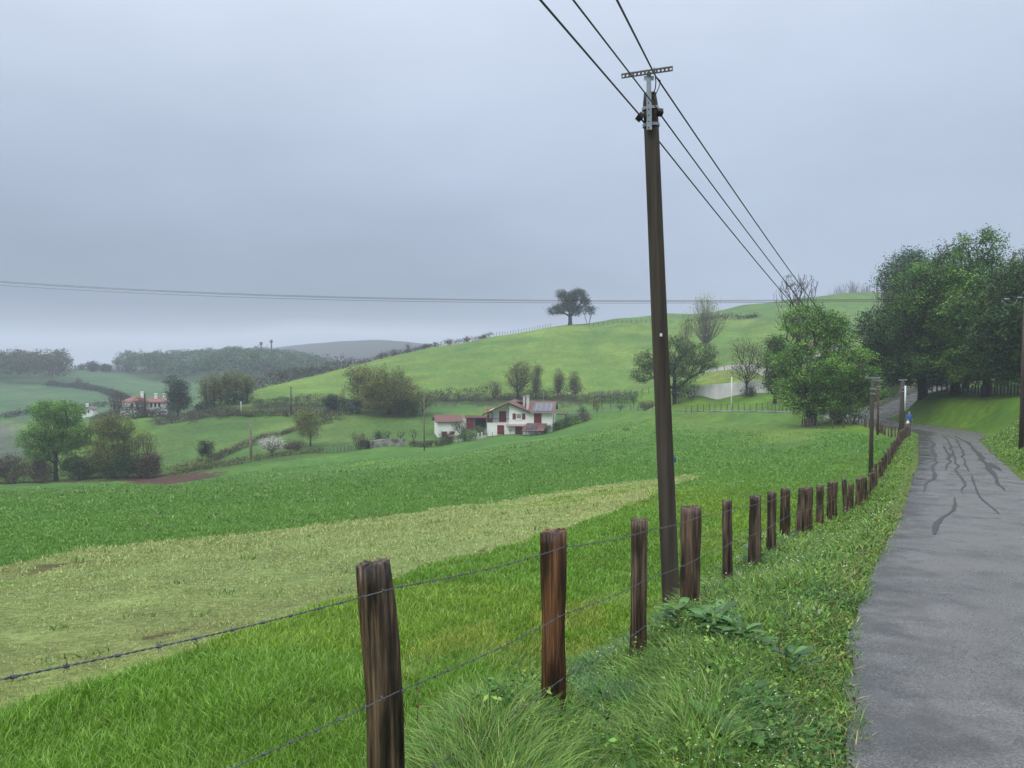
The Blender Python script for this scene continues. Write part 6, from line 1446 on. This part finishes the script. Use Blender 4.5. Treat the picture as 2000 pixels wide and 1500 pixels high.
# mown pale strip: stubbly short blades
x, y = scatter(rg, 330000, 3.5, 62, -40, 18, .2); cls, D, fx = classify(x, y); m = cls == 'pale'; x, y = x[m], y[m]; r = np.hypot(x, y)
h = (.035 + .03*vnoise(x, y, .5, 80) + rg.normal(0, .01, len(x))).clip(.012, .1)*np.clip(r/9, 1, 2); c = pick(rg, PAL['pale'], len(x), .15); g_ = vnoise(x, y, 4, 81)*.9 + vnoise(x, y, .8, 82)*.5 > .3
c[g_] = pick(rg, [S(104,132,54), S(118,142,62)], int(g_.sum()), .15)
blades('stubble', x, y, h, .0013*r.clip(3, 30), c, 'short pale stubble of the mown strip', rg, 1.1, 2)
# mid field leaf crop
x, y = scatter(rg, 230000, 14, 120, -40, 26, -.2); cls, D, fx = classify(x, y); m = ((cls == 'mid') | ((cls == 'near') & (np.hypot(x, y) > 19))) & (D > .5) & (fx < 0); x, y = x[m], y[m]; r = np.hypot(x, y); 
tuft = vnoise(x, y, 1.6, 83) + vnoise(x, y, .5, 84)*.6
h = (.07 + .035*tuft + rg.normal(0, .02, len(x))).clip(.03, .4)*np.clip(r/30, 1, 1.9); c = pick(rg, PAL['mid'], len(x), .09)*(1 + .12*tuft)[:, None]
blades('field_crop', x, y, h, .0016*r, c, 'low green crop covering the wide middle field', rg, .8, 2, tip=.45)
# darker weed tufts standing out of the fields
x, y = scatter(rg, 620, 7, 110, -38, 20, 0); cls, D, fx = classify(x, y); m = ((cls == 'pale') | (cls == 'mid')) & (rg.random(len(x)) < np.where(cls == 'pale', .3, .8)); x, y = x[m], y[m]
r = np.hypot(x, y); k = 16; X = np.repeat(x, k) + rg.normal(0, 1, len(x)*k)*np.repeat(.05+.0035*r, k); Y = np.repeat(y, k) + rg.normal(0, 1, len(x)*k)*np.repeat(.05+.0035*r, k); R_ = np.repeat(r, k)
blades('field_weeds', X, Y, (.06+.0035*R_)*rg.uniform(.5, 1.3, len(X)), .004+.0015*R_, pick(rg, [S(74,104,48), S(90,122,58), S(112,142,72)], len(X), .2), 'scattered darker weeds in the fields', rg, 1.0, 2, cat='weeds')

# broad-leaved plants, each a thing of its own
M_bl = material('broad wet leaves', (1,1,1), .35, vcol=True, transl=.2, spec=.5)
def leafy_plant(px, py, R_, nl, lw, label, kind=0, up=.5, name='weed_plant', d=None):
    x, y, z = hit(px, py, 1.5, 30) if d is None else on(px, d)
    rg = np.random.default_rng(int(px*7+py)); e = empty(name, (x, y, z), 0, 1, label, 'plant', 'broad leaved plants on the verge'); V = []; Q = []; Cc = []
    pal = [[S(58,100,34), S(74,118,40), S(88,132,48)], [S(70,118,50), S(96,138,70), S(60,104,48)]][kind]
    for i in range(nl):
        a = rg.random()*6.28; L_ = R_*1.45*rg.uniform(.6, 1.1); el = rg.uniform(.35, 1.15)*up*1.6; w = lw*1.15*rg.uniform(.7, 1.2); m = 6
        ox, oy = rg.normal(0, R_*.25, 2) if kind else (0, 0); oz = rg.uniform(0, R_*1.0)*kind + .04
        col = np.array(pal[rg.integers(0, 3)])*rg.uniform(.6, 1.0); b = len(V)
        for j in range(m+1):
            t = j/m; rr_ = L_*(t - .15*t*t); zz_ = oz + L_*(math.sin(el)*t - .75*t*t*math.sin(el)*.9) + .02; ww = w*math.sin(math.pi*min(1, t*.92+.06))**.8*(1 + .10*math.sin(t*30))
            cx, cy = ox + math.cos(a)*rr_*math.cos(el*.6), oy + math.sin(a)*rr_*math.cos(el*.6)
            for s_ in (-1, 0, 1): V.append((cx - math.sin(a)*ww*s_, cy + math.cos(a)*ww*s_, zz_ + (.18*w if s_ else 0))); Cc.append(col*(1.15 if s_ == 0 else 1))
        for j in range(m):
            for s_ in range(2): q = b+j*3+s_; Q.append((q, q+1, q+4, q+3))
    mesh_np('leaves', np.array(V), [np.array(Q)], M_bl, e, smooth=True, cols=np.clip(np.array(Cc), 0, 1))
    s = MB(); s.tube([(0,0,-.02),(.005,0,.05),(.0,.005,R_*.6)], [.006,.005,.003], 5); s.build('stem', M_bl2, e); return e
M_bl2 = material('green stems', (.08,.14,.04), .5)
for px, py, R_, nl, lw, k, lb in [
    (1330,1250,.20,34,.030,1,'dense low broad-leaved plant at the foot of the utility pole'),
    (1395,1265,.20,34,.032,1,'dense broad-leaved plant right of the one at the pole foot'),
    (1450,1290,.17,26,.026,1,'small broad-leaved plant midway between pole and road'),
    (1290,1345,.16,14,.040,0,'round-leaved yellowish plant just right of the slim splintered post'),
    (1350,1370,.16,16,.035,0,'leafy plant a little below the round-leaved yellowish one'),
    (1290,1440,.17,18,.036,0,'leafy dock plant low in the verge centre'),
    (1390,1450,.19,22,.034,0,'leafy dock plant with upright leaves near the bottom edge, right of centre'),
    (1200,1470,.15,16,.034,0,'small dock plant near the bottom edge, left of the others'),
    (1480,1400,.17,20,.028,0,'dock plant nearer to the road in the lower verge'),
    (1330,1490,.15,16,.034,0,'dock plant cut by the bottom edge'),
    (1550,1330,.13,16,.022,1,'small clump of leaves close to the road edge'),
    (1180,1400,.16,16,.032,0,'dock plant between the reddish post and the slim splintered post'),(1130,1490,.16,18,.034,0,'dock plant at the bottom edge below the reddish post'),(1440,1480,.18,20,.034,0,'broad dock plant at the bottom edge right of centre'),
    (1470,1120,.22,26,.026,1,'bluish leafy clump behind the middle posts')]:
    leafy_plant(px, py, R_, nl, lw, lb, k, .75 if not k else .55)
# sorrel-like weed with yellow green seed heads by the second post
def seedy(px, py, h, n, label, dark=False):
    x, y, z = hit(px, py, 1.5, 30); rg = np.random.default_rng(px); e = empty('seeding_weed', (x, y, z), 0, 1, label, 'plant', 'tall seeding weeds'); s = MB(); Cs = []
    for i in range(n):
        a = rg.random()*6.28; l_ = rg.uniform(.05, .3)*h; hh = h*rg.uniform(.6, 1); b = (rg.normal(0,.03), rg.normal(0,.03)); tx, ty = b[0]+math.cos(a)*l_, b[1]+math.sin(a)*l_
        s.tube([(b[0],b[1],-.02),((b[0]+tx)/2-.01,(b[1]+ty)/2,hh*.55),(tx,ty,hh)], [.0028,.0022,.0012], 4)
        for t in np.linspace(.55, 1, 9 if not dark else 3): Cs.append((b[0]+(tx-b[0])*t, b[1]+(ty-b[1])*t, hh*t))
    s.build('stems', M_bl2 if not dark else M_barkp, e)
    leaves_mesh('seed_heads', rg, np.array(Cs), .009, 7, .012, [S(150,160,70), S(120,140,60)] if not dark else [S(110,70,50)], M_leaf, e, .2, .2); return e
seedy(1100,1440,.42,12,'yellow green seeding weed growing in front of the reddish post')
seedy(1040,1480,.3,9,'low yellow green seeding weed left of the reddish post')
seedy(830,1490,.42,2,'single thin brown stalk just right of the nearest post', True)
seedy(920,1495,.25,3,'short dark brown stalks between the two nearest posts', True)
seedy(1505,1290,.42,1,'single tall dark stalk standing in the verge near the road', True)
seedy(1540,1330,.3,2,'shorter dark stalks beside the single tall stalk', True)
# tiny flowers
def flowers(n, r0, r1, th0, th1, col, size, label, zr, p=.3, seed=1, cond='verge'):
    rg = np.random.default_rng(seed); x, y = scatter(rg, n, r0, r1, th0, th1, p); cls, D, fx = classify(x, y); m = ((cls == cond) if cond else True) & (D > .15); 
    if cond == 'verge': m = m | ((cls == 'near') & (fx > -.4) & (D > .15))
    keepn = vnoise(x, y, 1.1, seed+90) > -.05; m = m & keepn
    x, y = x[m], y[m]; r = np.hypot(x, y); z = G(x, y) + rg.uniform(zr[0], zr[1], len(x)); V = []; F_ = []
    s = size*np.clip(r/5, .8, 2.6)
    dirs = np.array([[1,0,0],[0,1,0],[-1,0,0],[0,-1,0],[0,0,.8],[0,0,-.8]])
    V = (np.c_[x, y, z][:, None] + dirs[None]*s[:, None, None]*.5).reshape(-1, 3); b = np.arange(len(x))[:, None]*6
    T_ = np.array([[0,1,4],[1,2,4],[2,3,4],[3,0,4],[1,0,5],[2,1,5],[3,2,5],[0,3,5]]); f = (b[:, :, None] + T_[None]).reshape(-1, 3)
    o = mesh_np('wild_flowers', V, [f], material(label, col, .6), None); return tag(o, label, 'flowers', kind='stuff')
flowers(2400, 3, 40, 6, 34, (.66,.66,.60), .011, 'tiny white daisies scattered along the verge', (.08,.26), seed=4)
flowers(260, 2.5, 18, -6, 34, (.70,.40,.02), .014, 'tiny yellow buttercups scattered along the verge', (.10,.28), seed=5)
M_fluff = material('dandelion fluff', (.72,.70,.66), .9)
# dandelion clocks
for px, py, s_, lb in [(1352,1362,.022,'largest white dandelion clock in the lower middle of the verge'),(1345,1290,.016,'white dandelion clock above the largest one'),(1300,1170,.014,'dandelion clock beside the pole foot'),(1560,1180,.016,'upper dandelion clock near the road edge'),(1600,1195,.018,'right dandelion clock near the road edge'),(1590,1188,.012,'small dandelion clock between the two near the road edge'),(930,1352,.010,'left small clock in the grass between the nearest posts'),(958,1350,.010,'right small clock in the grass between the nearest posts'),(1410,1425,.010,'small dandelion clock near the bottom edge')]:
    p = ray_pt(px, py, 1.0); hx3 = hit(px, py+45, 1.5, 30); p = ray_pt(px, py, hx3[1]*.99); rg_ = np.random.default_rng(px)
    e = empty('dandelion_clock', (p.x, p.y, g1(p.x, p.y)), 0, 1, lb, 'flower', 'dandelion clocks'); hh = p.z - g1(p.x, p.y)
    c = MB(); c.tube([(.01,0,-.02),(0,0,hh*.5),(0,0,hh)], .0022, 5); c.build('stem', M_bl2, e)
    c = MB(); c.ball((0,0,hh), s_*.25, 6, 4)
    for k in range(46):
        v = Vector(rg_.normal(size=3)).normalized()*s_; b0 = Vector((0,0,hh)); q = v.cross(Vector((.3,.5,.8))).normalized()*s_*.10; c.add([b0+v*.2-q*.2, b0+v*.2+q*.2, b0+v+q*1.6, b0+v-q*1.6], [(0,1,2,3)])
    c.build('seed_head', M_fluff, e) if 'M_fluff' in globals() else None
